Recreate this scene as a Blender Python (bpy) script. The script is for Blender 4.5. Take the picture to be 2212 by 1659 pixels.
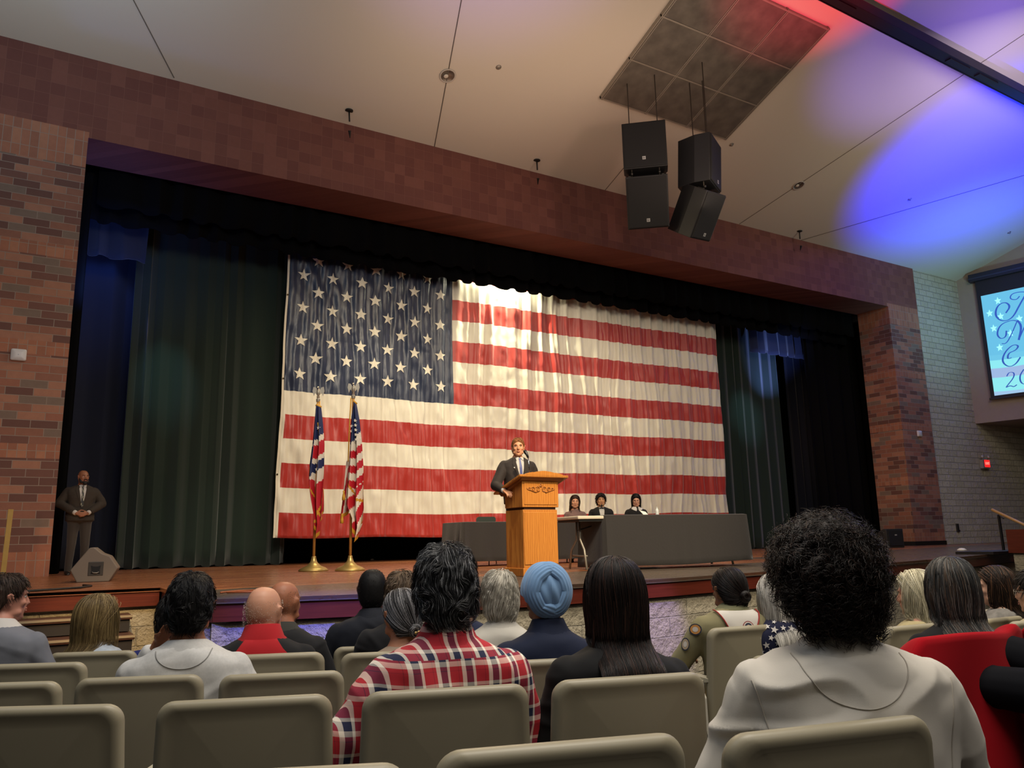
import bpy, bmesh, math, random
import numpy as np
from mathutils import Vector, Matrix, noise
from mathutils.bvhtree import BVHTree
for o in list(bpy.data.objects): bpy.data.objects.remove(o, do_unlink=True)
SC = bpy.context.scene
COL = SC.collection
W, H, F = 2212, 1659, 1711.25
YAW, PITCH, ROLL = 0.5388, 0.1931, -0.01978
CZ = 0.45                      # eye height above the stage deck (deck is z = 0)
YW = 15.2                      # brick proscenium wall
# ---------------------------------------------------------------- camera
def cam_axes():
    cy, sy = math.cos(YAW), math.sin(YAW); cp, sp = math.cos(PITCH), math.sin(PITCH)
    f = np.array([sy*cp, cy*cp, sp]); r = np.array([cy, -sy, 0.0]); u = np.cross(r, f)
    cr, sr = math.cos(ROLL), math.sin(ROLL)
    return f, r*cr+u*sr, -r*sr+u*cr
FW, RT, UP = cam_axes()
cam = bpy.data.cameras.new('camera'); camo = bpy.data.objects.new('camera', cam); COL.objects.link(camo)
cam.sensor_width = 36; cam.lens = F/W*36; cam.clip_start = .05; cam.clip_end = 200
M = Matrix(((RT[0], UP[0], -FW[0], 0), (RT[1], UP[1], -FW[1], 0), (RT[2], UP[2], -FW[2], CZ), (0, 0, 0, 1)))
camo.matrix_world = M
SC.camera = camo
CAM = np.array([0, 0, CZ])
def ray(x, y): return FW+RT*(x-W/2)/F-UP*(y-H/2)/F
def at(x, y, d): return CAM+ray(x, y)*d                     # point seen at a pixel, d metres deep
def onz(x, y, z): d = ray(x, y); return CAM+d*(z-CZ)/d[2]
def ony(x, y, Y): d = ray(x, y); return CAM+d*Y/d[1]
ZT, SL = 9.28, .35                                          # ceiling: height at the wall and slope
def onc(x, y, off=0.0): d = ray(x, y); t = (ZT-off-CZ+SL*YW)/(d[2]+SL*d[1]); return CAM+d*t
# ---------------------------------------------------------------- light
wd = bpy.data.worlds.new('world'); SC.world = wd; wd.use_nodes = True
wd.node_tree.nodes['Background'].inputs[0].default_value = (.80, .78, .75, 1)
wd.node_tree.nodes['Background'].inputs[1].default_value = .010
SC.view_settings.view_transform = 'Standard'; SC.view_settings.look = 'None'
SC.view_settings.gamma = 1; SC.view_settings.use_curve_mapping = False
SC.view_settings.exposure = 0.0
def lamp(name, kind, loc, aim, energy, color, size=.5, spot=60, blend=.5, sizey=None, soft=.1):
    l = bpy.data.lights.new(name, kind); l.energy = energy; l.color = color
    if kind == 'AREA':
        l.size = size
        if sizey: l.shape = 'RECTANGLE'; l.size_y = sizey
    elif kind == 'SPOT':
        l.spot_size = math.radians(spot); l.spot_blend = blend; l.shadow_soft_size = soft
    else: l.shadow_soft_size = soft
    o = bpy.data.objects.new(name, l); COL.objects.link(o); o.location = loc
    d = Vector(aim)-Vector(loc); o.rotation_euler = d.to_track_quat('-Z', 'Y').to_euler()
    return o
# house light over the seats, then an added rear fill and guest fill
lamp('house_and_fill_light', 'AREA', (2.4, 2.2, 7.5), (2.4, 4.2, 0), 620, (1, .92, .80), 5, sizey=3)
lamp('house_and_fill_light', 'AREA', (-3.5, 4, 7.5), (0, 5, 0), 110, (.75, .86, 1), 3)
lamp('house_and_fill_light', 'AREA', (9, 3, 8.0), (6, 4.5, 0), 200, (1, .95, .85), 3)
lamp('house_and_fill_light', 'AREA', (18, 6, 9.0), (26, 15, 4), 260, (1, .88, .72), 3)
lamp('house_and_fill_light', 'AREA', (2.0, -2.5, 6.5), (2.6, 3.5, -.2), 190, (1, .93, .84), 4, sizey=2)  # rear fill added behind the camera to lift the seat backs
lamp('guest_fill', 'SPOT', (9, 3, 9.0), (11.5, 14.6, 1.0), 2600, (1, .80, .55), spot=16, blend=.8, soft=.2)  # extra spot added to brighten the guests at the back table
# added fills that stand in for bounce on the ceiling, then coloured uplights
lamp('ceiling_bounce_fill', 'AREA', (9, 10.5, 7.9), (9.5, 12.5, 11.5), 105, (1, .76, .58), 9, sizey=3)
lamp('ceiling_bounce_fill', 'AREA', (-1, 10.5, 7.9), (-1, 12.5, 11), 105, (.60, .80, 1), 5, sizey=3)
lamp('ceiling_bounce_fill', 'AREA', (9, 5.5, 9.0), (9.5, 6.5, 12), 45, (.85, .78, .80), 9, sizey=3)
lamp('cyan_uplight', 'SPOT', (24, 10, 5.0), (26, 14.6, 9.5), 520, (.40, .88, 1), spot=95, blend=1, soft=.3)
lamp('blue_uplight', 'SPOT', (20.5, 9.5, 5.0), (22.4, 11.0, 10.5), 9000, (.0, .01, 1), spot=80, blend=.9, soft=.1)
lamp('violet_uplight', 'SPOT', (17.0, 7.2, 5.0), (17.0, 9.2, 11.3), 1300, (.25, .17, 1), spot=52, blend=.8, soft=.1)
lamp('violet_uplight', 'SPOT', (19, 3.5, 5.5), (19.5, 7.0, 12), 1500, (.25, .17, 1), spot=60, blend=.8, soft=.1)
lamp('red_uplight', 'SPOT', (13.2, 6.6, 5.0), (12.7, 8.5, 11.3), 2300, (1, .03, .10), spot=44, blend=.8, soft=.1)
lamp('violet_uplight', 'SPOT', (5.6, 7.0, 5.5), (5.9, 9.6, 11), 900, (.30, .22, 1), spot=60, blend=.9, soft=.1)
# warm front-of-house wash on the stage
lamp('stage_front_light', 'SPOT', (5, -1, 9.5), (7.0, 10.2, .6), 7500, (1, .78, .48), spot=28, blend=.8, soft=.25)
lamp('stage_front_light', 'SPOT', (13, -1, 10), (11, 17, 2.6), 5200, (1, .86, .64), spot=30, blend=.9, soft=.3)
lamp('stage_front_light', 'SPOT', (2, 0, 9.5), (7, 17, 2.0), 3400, (1, .84, .60), spot=32, blend=.9, soft=.3)
# warm light on the brick piers and lintel
lamp('pier_light', 'SPOT', (-3.5, 9.5, 1.4), (-.6, 15.2, 1.5), 150, (1, .62, .40), spot=80, blend=1, soft=.2)
lamp('pier_light', 'SPOT', (.9, 14.4, .15), (.1, 15.2, 1.2), 14, (1, .55, .22), spot=120, blend=1, soft=.05)
lamp('pier_light', 'SPOT', (15, 12.5, 2.5), (23.7, 15.9, 3.5), 420, (1, .52, .24), spot=42, blend=.8, soft=.1)
lamp('lintel_light', 'SPOT', (10, 7.5, 7.0), (10.5, 15.2, 8.9), 160, (1, .6, .5), spot=90, blend=1, soft=.3)
lamp('stage_downlight', 'AREA', (6.0, 13.0, 7.4), (6.5, 11.6, 0), 330, (1, .80, .52), 4, sizey=1.2)
lamp('stage_downlight', 'AREA', (14.5, 13.0, 7.4), (14, 12, 0), 160, (1, .82, .58), 4, sizey=1.2)
# stage front accents: amber at the left corner, blue and violet on the stone, red at the right
lamp('amber_accent', 'SPOT', (.5, 6.5, 1.6), (1.15, 9.8, -.5), 420, (1, .66, .28), spot=40, blend=.6, soft=.1)
lamp('blue_accent', 'SPOT', (1.4, 3.6, 3.2), (2.1, 7.0, -.45), 2600, (.08, .10, 1), spot=24, blend=.8, soft=.1)
lamp('violet_accent', 'SPOT', (4.6, 3.4, 3.2), (5.75, 6.7, -.45), 1300, (.35, .25, 1), spot=11, blend=.6, soft=.1)
lamp('red_accent', 'SPOT', (10.5, 4.5, 3.2), (12.9, 7.9, -.45), 800, (1, .16, .08), spot=10, blend=.6, soft=.1)
lamp('curtain_fill', 'SPOT', (1.5, 7, 7.0), (3.2, 17.6, .2), 900, (.85, .95, .7), spot=16, blend=1, soft=.2)  # added spot that brightens the lower part of the left green curtain
lamp('apron_fill', 'SPOT', (5.5, -1.5, 6.0), (6.0, 6.8, -.6), 1300, (1, .90, .68), spot=62, blend=.9, soft=.3)  # wash added from the house side to brighten the stone front
# striplight above the flag
lamp('border_light', 'SPOT', (10.0, 16.93, 7.5), (10.2, 17.25, 5.6), 1700, (1, .93, .62), spot=110, blend=.9, soft=.05)
lamp('border_light', 'AREA', (10.0, 16.93, 7.15), (10.0, 17.2, 6.3), 40, (1, .93, .65), 2.0, sizey=.06)
lamp('side_light', 'SPOT', (4.9, 13.6, 7.2), (7.0, 17.1, 3.0), 420, (1, .90, .68), spot=46, blend=.8, soft=.1)
# ---------------------------------------------------------------- helpers
def srgb(h, k=1.0):
    if isinstance(h, str): c = [int(h[i:i+2], 16)/255 for i in (0, 2, 4)]
    else: c = [v/255 for v in h]
    return tuple(min(1, k*(v/12.92 if v <= .04045 else ((v+.055)/1.055)**2.4)) for v in c)+(1,)
class N:
    def __init__(s, m): s.t = m.node_tree; s.n = s.t.nodes; s.b = s.n['Principled BSDF']
    def new(s, ty, **k):
        x = s.n.new(ty)
        for a, v in k.items(): setattr(x, a, v)
        return x
    def link(s, a, b): s.t.links.new(a, b)
    def math(s, op, a, b=None, c=None):
        x = s.new('ShaderNodeMath', operation=op)
        for i, v in enumerate((a, b, c)):
            if v is None: continue
            if isinstance(v, (int, float)): x.inputs[i].default_value = v
            else: s.link(v, x.inputs[i])
        return x.outputs[0]
    def mix(s, f, a, b, mode='MIX'):
        x = s.new('ShaderNodeMix', data_type='RGBA', blend_type=mode)
        for i, v in ((0, f), (6, a), (7, b)):
            if isinstance(v, (int, float)): x.inputs[i].default_value = v
            elif isinstance(v, tuple): x.inputs[i].default_value = v
            else: s.link(v, x.inputs[i])
        return x.outputs[2]
    def obj(s):
        tc = s.new('ShaderNodeTexCoord'); return tc.outputs['Object']
    def sep(s, v):
        x = s.new('ShaderNodeSeparateXYZ'); s.link(v, x.inputs[0]); return x.outputs
    def comb(s, a, b, c=0.0):
        x = s.new('ShaderNodeCombineXYZ')
        for i, v in enumerate((a, b, c)):
            if isinstance(v, (int, float)): x.inputs[i].default_value = v
            else: s.link(v, x.inputs[i])
        return x.outputs[0]
    def noise(s, scale, det=3, rough=.5, vec=None, stretch=None):
        x = s.new('ShaderNodeTexNoise'); x.inputs['Scale'].default_value = scale; x.inputs['Detail'].default_value = det
        x.inputs['Roughness'].default_value = rough
        v = vec if vec is not None else s.obj()
        if stretch:
            mp = s.new('ShaderNodeMapping'); mp.inputs['Scale'].default_value = stretch; s.link(v, mp.inputs[0]); v = mp.outputs[0]
        s.link(v, x.inputs['Vector']); return x.outputs[0]
    def ramp(s, f, pts, const=False):
        x = s.new('ShaderNodeValToRGB'); cr = x.color_ramp
        if const: cr.interpolation = 'CONSTANT'
        while len(cr.elements) < len(pts): cr.elements.new(.5)
        for e, (p, c) in zip(cr.elements, pts): e.position = p; e.color = c
        s.link(f, x.inputs[0]); return x.outputs[0]
    def bump(s, h, st=.3, dist=.01):
        x = s.new('ShaderNodeBump'); x.inputs['Strength'].default_value = st; x.inputs['Distance'].default_value = dist
        s.link(h, x.inputs['Height']); s.link(x.outputs[0], s.b.inputs['Normal'])
MATS = {}
def mat(name, col, rough=.6, metal=0, bump=None, var=.0, vscale=6, emit=None, sheen=0, spec=None, stretch=None):
    if name in MATS: return MATS[name]
    m = bpy.data.materials.new(name); m.use_nodes = True; n = N(m)
    c = srgb(col) if isinstance(col, str) else col
    n.b.inputs['Base Color'].default_value = c; n.b.inputs['Roughness'].default_value = rough; n.b.inputs['Metallic'].default_value = metal
    if spec is not None: n.b.inputs['Specular IOR Level'].default_value = spec
    if sheen: n.b.inputs['Sheen Weight'].default_value = sheen
    if var:
        f = n.noise(vscale, 4, .6, stretch=stretch)
        d = tuple(v*(1-var) for v in c[:3])+(1,); l = tuple(min(1, v*(1+var)) for v in c[:3])+(1,)
        n.link(n.ramp(f, [(.3, d), (.7, l)]), n.b.inputs['Base Color'])
    if bump: n.bump(n.noise(bump[0], 4, .6, stretch=stretch), bump[1], bump[2] if len(bump) > 2 else .005)
    if emit: n.b.inputs['Emission Color'].default_value = c; n.b.inputs['Emission Strength'].default_value = emit
    MATS[name] = m; return m
def tag(o, label=None, cat=None, group=None, kind=None):
    for k, v in (('label', label), ('category', cat), ('group', group), ('kind', kind)):
        if v: o[k] = v
    return o
def empty(name, loc, rz=0, label=None, cat=None, group=None):
    o = bpy.data.objects.new(name, None); COL.objects.link(o); o.location = loc; o.rotation_euler.z = rz
    o.empty_display_size = .1
    bpy.context.view_layer.update() if False else None
    return tag(o, label, cat, group)
class MB:
    """collects vertices and faces for ONE mesh object"""
    def __init__(s): s.v = []; s.f = []; s.m = []
    def add(s, vs, fs, m=0):
        o = len(s.v); s.v.extend([tuple(map(float, p)) for p in vs]); s.f.extend([tuple(i+o for i in f) for f in fs])
        s.m.extend([m]*len(fs) if isinstance(m, int) else m); return s
    def box(s, c, d, m=0, R=None):
        x, y, z = [k/2 for k in d]
        vs = [Vector((sx*x, sy*y, sz*z)) for sz in (-1, 1) for sy in (-1, 1) for sx in (-1, 1)]
        if R is not None: vs = [R @ v for v in vs]
        vs = [v+Vector(c) for v in vs]
        return s.add(vs, [(0, 2, 3, 1), (4, 5, 7, 6), (0, 1, 5, 4), (2, 6, 7, 3), (0, 4, 6, 2), (1, 3, 7, 5)], m)
    def box2(s, a, b, m=0):
        a = np.array(a, float); b = np.array(b, float); return s.box((a+b)/2, np.abs(b-a), m)
    def tube(s, pts, r, n=8, m=0, cap=True, up=None):
        P = [Vector(p) for p in pts]; R = list(r) if hasattr(r, '__len__') else [r]*len(P)
        rings = []; prev = None
        for i, p in enumerate(P):
            t = (P[min(i+1, len(P)-1)]-P[max(i-1, 0)]).normalized()
            a = prev if prev is not None else (Vector((0, 0, 1)) if abs(t.z) < .9 else Vector((1, 0, 0)))
            a = (a-t*a.dot(t)).normalized(); prev = a; b = t.cross(a)
            rr = R[i] if hasattr(R[i], '__len__') else (R[i], R[i])
            rings.append([p+a*rr[0]*math.cos(2*math.pi*k/n)+b*rr[1]*math.sin(2*math.pi*k/n) for k in range(n)])
        return s.loft(rings, m, cap)
    def loft(s, rings, m=0, cap=True, closed=True):
        n = len(rings[0]); vs = [p for r in rings for p in r]; fs = []
        for i in range(len(rings)-1):
            for k in range(n if closed else n-1):
                a = i*n+k; b = i*n+(k+1) % n; fs.append((a, b, b+n, a+n))
        if cap and closed:
            fs.append(tuple(range(n-1, -1, -1))); o = (len(rings)-1)*n; fs.append(tuple(o+k for k in range(n)))
        return s.add(vs, fs, m)
    def lathe(s, prof, c=(0, 0, 0), n=20, m=0):
        rings = [[(c[0]+r*math.cos(2*math.pi*k/n), c[1]+r*math.sin(2*math.pi*k/n), c[2]+z) for k in range(n)] for r, z in prof]
        return s.loft(rings, m)
    def ell(s, c, r, n=14, k=9, R=None, m=0):
        rings = []
        for i in range(k+1):
            t = math.pi*i/k; t = min(max(t, .02), math.pi-.02)
            ring = [Vector((r[0]*math.sin(t)*math.cos(2*math.pi*j/n), r[1]*math.sin(t)*math.sin(2*math.pi*j/n), -r[2]*math.cos(t))) for j in range(n)]
            if R is not None: ring = [R @ v for v in ring]
            rings.append([v+Vector(c) for v in ring])
        return s.loft(rings, m)
    def prism(s, poly, a, b, axis='y', m=0):
        """polygon in the plane across `axis`, extruded from a to b"""
        def P(p, t): return {'x': (t, p[0], p[1]), 'y': (p[0], t, p[1]), 'z': (p[0], p[1], t)}[axis]
        n = len(poly); vs = [P(p, a) for p in poly]+[P(p, b) for p in poly]
        fs = [tuple(range(n)), tuple(range(2*n-1, n-1, -1))]+[(i, i+n, (i+1) % n+n, (i+1) % n) for i in range(n)]
        return s.add(vs, fs, m)
    def grid(s, fn, nu, nv, m=0, mf=None):
        vs = [fn(i/nu, j/nv) for j in range(nv+1) for i in range(nu+1)]
        fs = [(j*(nu+1)+i, j*(nu+1)+i+1, (j+1)*(nu+1)+i+1, (j+1)*(nu+1)+i) for j in range(nv) for i in range(nu)]
        return s.add(vs, fs, m if mf is None else [mf((i+.5)/nu, (j+.5)/nv) for j in range(nv) for i in range(nu)])
    def cloth(s, fn, nu, nv, th, m=0, mf=None):
        """sheet with real thickness th along +y"""
        A = [np.array(fn(i/nu, j/nv)) for j in range(nv+1) for i in range(nu+1)]
        B = [p+np.array((0, th, 0)) for p in A]; k = len(A); q = lambda i, j: j*(nu+1)+i
        fs = []; ms = []
        for j in range(nv):
            for i in range(nu):
                mm = m if mf is None else mf((i+.5)/nu, (j+.5)/nv)
                fs += [(q(i, j), q(i+1, j), q(i+1, j+1), q(i, j+1)), (k+q(i, j), k+q(i, j+1), k+q(i+1, j+1), k+q(i+1, j))]; ms += [mm, mm]
        for i in range(nu):
            for j, fl in ((0, 0), (nv, 1)):
                a, b = q(i, j), q(i+1, j); fs.append((a, k+a, k+b, b) if not fl else (a, b, k+b, k+a)); ms.append(m if mf is None else mf((i+.5)/nu, .001 if j == 0 else .999))
        for j in range(nv):
            for i in (0, nu):
                a, b = q(i, j), q(i, j+1); fs.append((a, b, k+b, k+a)); ms.append(m if mf is None else mf(.001 if i == 0 else .999, (j+.5)/nv))
        return s.add(A+B, fs, ms)
    def mesh(s, name, mats, smooth=False):
        me = bpy.data.meshes.new(name); me.from_pydata(s.v, [], s.f)
        for m in (mats if isinstance(mats, (list, tuple)) else [mats]): me.materials.append(m)
        if len(me.materials) > 1: me.polygons.foreach_set('material_index', s.m)
        if smooth: me.polygons.foreach_set('use_smooth', [True]*len(me.polygons))
        me.validate(); me.update()
        return me
    def build(s, name, mats, parent=None, smooth=False, bevel=0, fix=False, angle=None):
        me = s.mesh(name, mats, smooth)
        if fix:
            bm = bmesh.new(); bm.from_mesh(me); bmesh.ops.recalc_face_normals(bm, faces=bm.faces); bm.to_mesh(me); bm.free()
        o = bpy.data.objects.new(name, me); COL.objects.link(o)
        if parent: o.parent = parent
        if bevel:
            b = o.modifiers.new('bevel', 'BEVEL'); b.width = bevel; b.segments = 2; b.limit_method = 'ANGLE'
        if angle: me.set_sharp_from_angle(angle=math.radians(angle))
        return o
def arr_mesh(name, V, Fq, mats, smooth=True, mi=None):
    """fast mesh from numpy arrays: V (n,3), Fq (m,k)"""
    me = bpy.data.meshes.new(name); n = len(V); m, k = Fq.shape
    me.vertices.add(n); me.vertices.foreach_set('co', V.astype(np.float32).ravel())
    me.loops.add(m*k); me.loops.foreach_set('vertex_index', Fq.astype(np.int32).ravel())
    me.polygons.add(m); me.polygons.foreach_set('loop_start', np.arange(0, m*k, k, dtype=np.int32))
    for q in (mats if isinstance(mats, (list, tuple)) else [mats]): me.materials.append(q)
    if mi is not None: me.polygons.foreach_set('material_index', mi)
    me.polygons.foreach_set('use_smooth', np.full(m, smooth)); me.update(calc_edges=True)
    return me
def link(name, me, parent=None):
    o = bpy.data.objects.new(name, me); COL.objects.link(o)
    if parent: o.parent = parent
    return o
# vectorised value noise
def vnoise(P, seed=0):
    P = np.asarray(P, float); I = np.floor(P).astype(np.int64); f = P-I; f = f*f*(3-2*f); out = 0
    def h(a, b, c):
        n = (a*374761393+b*668265263+c*2147483647+seed*1274126177) & 0xffffffff
        n = ((n ^ (n >> 13))*1274126177) & 0xffffffff; return ((n ^ (n >> 16)) & 0xffff)/65535*2-1
    for dx in (0, 1):
        for dy in (0, 1):
            for dz in (0, 1):
                w = (f[..., 0] if dx else 1-f[..., 0])*(f[..., 1] if dy else 1-f[..., 1])*(f[..., 2] if dz else 1-f[..., 2])
                out = out+w*h(I[..., 0]+dx, I[..., 1]+dy, I[..., 2]+dz)
    return out
def fbm(P, seed=0, o=3): return sum(vnoise(P*2**i, seed+i)/2**i for i in range(o))
def RZ(a): c, s = math.cos(a), math.sin(a); return np.array([[c, -s, 0], [s, c, 0], [0, 0, 1]])
def RX(a): c, s = math.cos(a), math.sin(a); return np.array([[1, 0, 0], [0, c, -s], [0, s, c]])
def RY(a): c, s = math.cos(a), math.sin(a); return np.array([[c, 0, s], [0, 1, 0], [-s, 0, c]])
rad = math.radians
# ---------------------------------------------------------------- structure
def S(o): o['kind'] = 'structure'; return o
def brick_mat():
    m = bpy.data.materials.new('variegated brick'); m.use_nodes = True; n = N(m)
    x, y, z = n.sep(n.obj()); xy = n.math('ADD', x, y)
    def brick(vec, w, h, off, mort, seed):
        b = n.new('ShaderNodeTexBrick'); b.offset = off; b.inputs['Color1'].default_value = (0, 0, 0, 1); b.inputs['Color2'].default_value = (1, 1, 1, 1)
        b.inputs['Mortar'].default_value = (.5, .5, .5, 1); b.inputs['Scale'].default_value = 1; b.inputs['Mortar Size'].default_value = mort
        b.inputs['Brick Width'].default_value = w; b.inputs['Row Height'].default_value = h; b.inputs['Mortar Smooth'].default_value = .2
        n.link(vec, b.inputs['Vector']); return b
    run = brick(n.comb(xy, n.math('ADD', z, .02)), .40, .1345, .5, .006, 0)
    sol = brick(n.comb(xy, n.math('ADD', z, .035)), .135, .295, 0, .006, 1)
    blk = brick(n.comb(xy, n.math('ADD', z, .06)), .235, .235, 0, .004, 2)
    runc = n.ramp(run.outputs[0], [(0, srgb('63423a')), (.2, srgb('8b5d4b')), (.42, srgb('6f4a40')), (.55, srgb('a0705a')), (.74, srgb('77665a')), (.86, srgb('94604c'))], True)
    solc = n.ramp(sol.outputs[0], [(0, srgb('a0684f')), (.5, srgb('94604a')), (.8, srgb('a97358'))], True)
    blkc = n.ramp(blk.outputs[0], [(0, srgb('6e3f35')), (.3, srgb('754539')), (.6, srgb('6a3b32')), (.85, srgb('7b4a3e'))], True)
    # soldier bands every 1.745 m
    ph = n.math('MODULO', n.math('SUBTRACT', z, .16), 1.745)
    isb = n.math('LESS_THAN', ph, .235); top = n.math('GREATER_THAN', z, 7.24); isb = n.math('MAXIMUM', isb, top)
    isk = n.math('GREATER_THAN', z, 7.83)
    piers = n.math('MAXIMUM', n.math('LESS_THAN', x, .27), n.math('GREATER_THAN', x, 23.5))
    isk = n.math('MAXIMUM', isk, n.math('SUBTRACT', 1, piers))
    c = n.mix(isb, runc, solc); c = n.mix(isk, c, blkc)
    mo = n.math('ADD', n.math('MULTIPLY', run.outputs[1], n.math('SUBTRACT', 1, isb)), n.math('MULTIPLY', sol.outputs[1], isb))
    mo = n.math('ADD', n.math('MULTIPLY', mo, n.math('SUBTRACT', 1, isk)), n.math('MULTIPLY', blk.outputs[1], isk))
    mor = n.mix(isk, srgb('8f857a'), srgb('7a5044'))
    f = n.noise(9, 4, .6); c = n.mix(n.math('MULTIPLY', f, .35), c, srgb('503028'))
    n.link(n.mix(n.math('MULTIPLY', mo, .75), c, mor), n.b.inputs['Base Color']); n.b.inputs['Roughness'].default_value = .8
    n.bump(n.math('SUBTRACT', n.math('MULTIPLY', n.noise(40, 2), .2), mo), .5, .01)
    return m
def block_mat(name, cols, w, h, mort, rough_scale, bst, bdist, mcol):
    m = bpy.data.materials.new(name); m.use_nodes = True; n = N(m)
    x, y, z = n.sep(n.obj()); xy = n.math('ADD', x, n.math('MULTIPLY', y, .4))
    b = n.new('ShaderNodeTexBrick'); b.inputs['Color1'].default_value = (0, 0, 0, 1); b.inputs['Color2'].default_value = (1, 1, 1, 1)
    b.inputs['Scale'].default_value = 1; b.inputs['Mortar Size'].default_value = mort; b.inputs['Brick Width'].default_value = w; b.inputs['Row Height'].default_value = h
    b.inputs['Mortar Smooth'].default_value = .6; n.link(n.comb(xy, z), b.inputs['Vector'])
    c = n.ramp(b.outputs[0], [(0, srgb(cols[0])), (1, srgb(cols[1]))])
    nz = n.noise(rough_scale, 5, .65); c = n.mix(n.math('MULTIPLY', nz, .5), c, srgb(cols[2]))
    n.link(n.mix(n.math('MULTIPLY', b.outputs[1], .6), c, srgb(mcol)), n.b.inputs['Base Color']); n.b.inputs['Roughness'].default_value = .9
    n.bump(n.math('SUBTRACT', nz, n.math('MULTIPLY', b.outputs[1], .7)), bst, bdist)
    return m
BRICK = brick_mat()
CMU = block_mat('split face block', ('b9b4a0', 'c8c3b0', '9c9784'), .41, .205, .012, 14, .9, .05, '8f8b7c')
STONE = block_mat('rock face block', ('a89c84', 'bdb19a', '857a66'), .62, .205, .008, 12, 1.0, .06, 'b5ab98')
CX = 27.85
b = MB(); b.box2((-9, YW, -1.3), (.26, YW+1.15, ZT+1)); b.box2((.26, YW, 7.72), (23.56, YW+1.15, ZT+1)); b.box2((23.56, YW, -1.3), (25.18, YW+1.15, ZT+1))
S(b.build('wall_front', BRICK))
b = MB(); b.box2((25.18, YW+.04, -1.3), (38, YW+.5, ZT+1)); S(b.build('wall_front_right', CMU))
b = MB(); b.box2((23.56, YW+1.15, 7.5), (23.8, 22, 12)); b.box2((0, YW+1.15, 7.5), (.2, 22, 12)); b.box2((-9, YW+1.15, 11.8), (30, 22, 12))
# stage house shell
b.box2((-9, 21.9, -1), (30, 22.2, 12)); b.box2((-9.2, YW, -1), (-9, 22, 12)); b.box2((29.8, YW+1, -1), (30, 22, 12))
S(b.build('wall_back', mat('black paint', '0b0b0c', .9)))
b = MB(); b.box2((.26, YW-.03, -.0), (.24, YW+1.15, .12)); 
S(MB().box2((23.53, YW-.02, 0), (25.2, YW+1.15, .13)).build('baseboard_right', mat('black rubber', '131314', .5)))
# right side wall: a box that overhangs, splayed by 11.7 degrees
dx, dy = .203, -.979
TAN = mat('painted side wall', '94877a', .85, bump=(30, .1, .004), var=.03)
b = MB(); L = 17; e = (CX+dx*L, YW+dy*L)
P4 = [(CX, YW+.1), e, (e[0]+4, e[1]), (CX+8, YW+.1)]
b.prism(P4, 4.07, 16.5, 'z'); S(b.build('wall_right', TAN, fix=True))
# ceiling
PLA = mat('ceiling plaster', 'c9bfae', .9, bump=(60, .05, .002))
b = MB(); x0, x1, y1 = -14, 40, -7
c = lambda x, y, o=0: (x, y, ZT+SL*(YW-y)+o)
b.add([c(x0, YW+.3), c(x1, YW+.3), c(x1, y1), c(x0, y1), c(x0, YW+.3, .3), c(x1, YW+.3, .3), c(x1, y1, .3), c(x0, y1, .3)],
      [(0, 1, 2, 3), (7, 6, 5, 4), (0, 4, 5, 1), (1, 5, 6, 2), (2, 6, 7, 3), (3, 7, 4, 0)])
S(b.build('ceiling', PLA, fix=True))
SEAM = mat('ceiling joint', '6b6258', .9)
for i, (a, q) in enumerate((((262, -50), (376, 168)), ((1006, -50), (938, 319)), ((2290, 22), (1597, 484)), ((2290, 356), (1730, 614-95)), ((1420, 276), (1307, 411)))):
    A = onc(*a, .004); Q = onc(*q, .004); S(MB().tube([A, Q], .011, 4).build('trim_%d' % (i+1), SEAM))
# auditorium side wall left, rear wall and balcony face are out of view
# stage deck
LIP = [(-9, 9.7), (0, 9.7), (1.24, 9.7), (1.25, 7.27), (1.5, 7.18), (1.84, 7.05), (2.6, 6.84), (3.4, 6.68), (4.2, 6.62), (5.0, 6.63), (6.0, 6.7), (7.0, 6.85), (8.5, 7.05), (10.5, 7.35), (13, 7.85), (15.5, 8.45), (17.7, 9.05), (20, 9.8), (24, 11.2), (30, 13)]
def deck_mat():
    m = bpy.data.materials.new('stage boards'); m.use_nodes = True; n = N(m)
    x, y, z = n.sep(n.obj())
    b = n.new('ShaderNodeTexBrick'); b.inputs['Scale'].default_value = 1; b.inputs['Brick Width'].default_value = 1.9; b.inputs['Row Height'].default_value = .085
    b.inputs['Mortar Size'].default_value = .001; b.inputs['Color1'].default_value = (0, 0, 0, 1); b.inputs['Color2'].default_value = (1, 1, 1, 1); n.link(n.comb(x, y), b.inputs['Vector'])
    wood = n.ramp(b.outputs[0], [(0, srgb('7a4630')), (.5, srgb('96603f')), (1, srgb('a8704c'))])
    g = n.noise(3, 5, .6, stretch=(.6, 9, 1)); wood = n.mix(n.math('MULTIPLY', g, .5), wood, srgb('6b3d27'))
    dark = n.mix(n.noise(2.2, 5, .6), srgb('4a403a'), srgb('625548'))
    edge = n.math('ADD', 9.0, n.math('MULTIPLY', n.math('SUBTRACT', x, 6), .06))
    isd = n.math('MULTIPLY', n.math('LESS_THAN', y, edge), n.math('GREATER_THAN', x, 1.26))
    right = n.math('MULTIPLY', n.math('LESS_THAN', y, n.math('ADD', 11.6, n.math('MULTIPLY', n.math('SUBTRACT', x, 14), .2))), n.math('GREATER_THAN', x, 11.5))
    isd = n.math('MAXIMUM', isd, right)
    n.link(n.mix(isd, wood, dark), n.b.inputs['Base Color'])
    n.link(n.math('ADD', n.math('MULTIPLY', n.noise(5, 4), .18), .20), n.b.inputs['Roughness'])
    n.bump(b.outputs[1], -.15, .002); return m
DECK = deck_mat()
k = len(LIP)
b = MB(); b.add([(x, y, 0) for x, y in LIP]+[(x, 21.9, 0) for x, y in LIP]+[(x, y, -.04) for x, y in LIP], [(i, i+1, k+i+1, k+i) for i in range(k-1)]+[(2*k+i, 2*k+i+1, i+1, i) for i in range(k-1)])
S(b.build('stage_deck', DECK))
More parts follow.
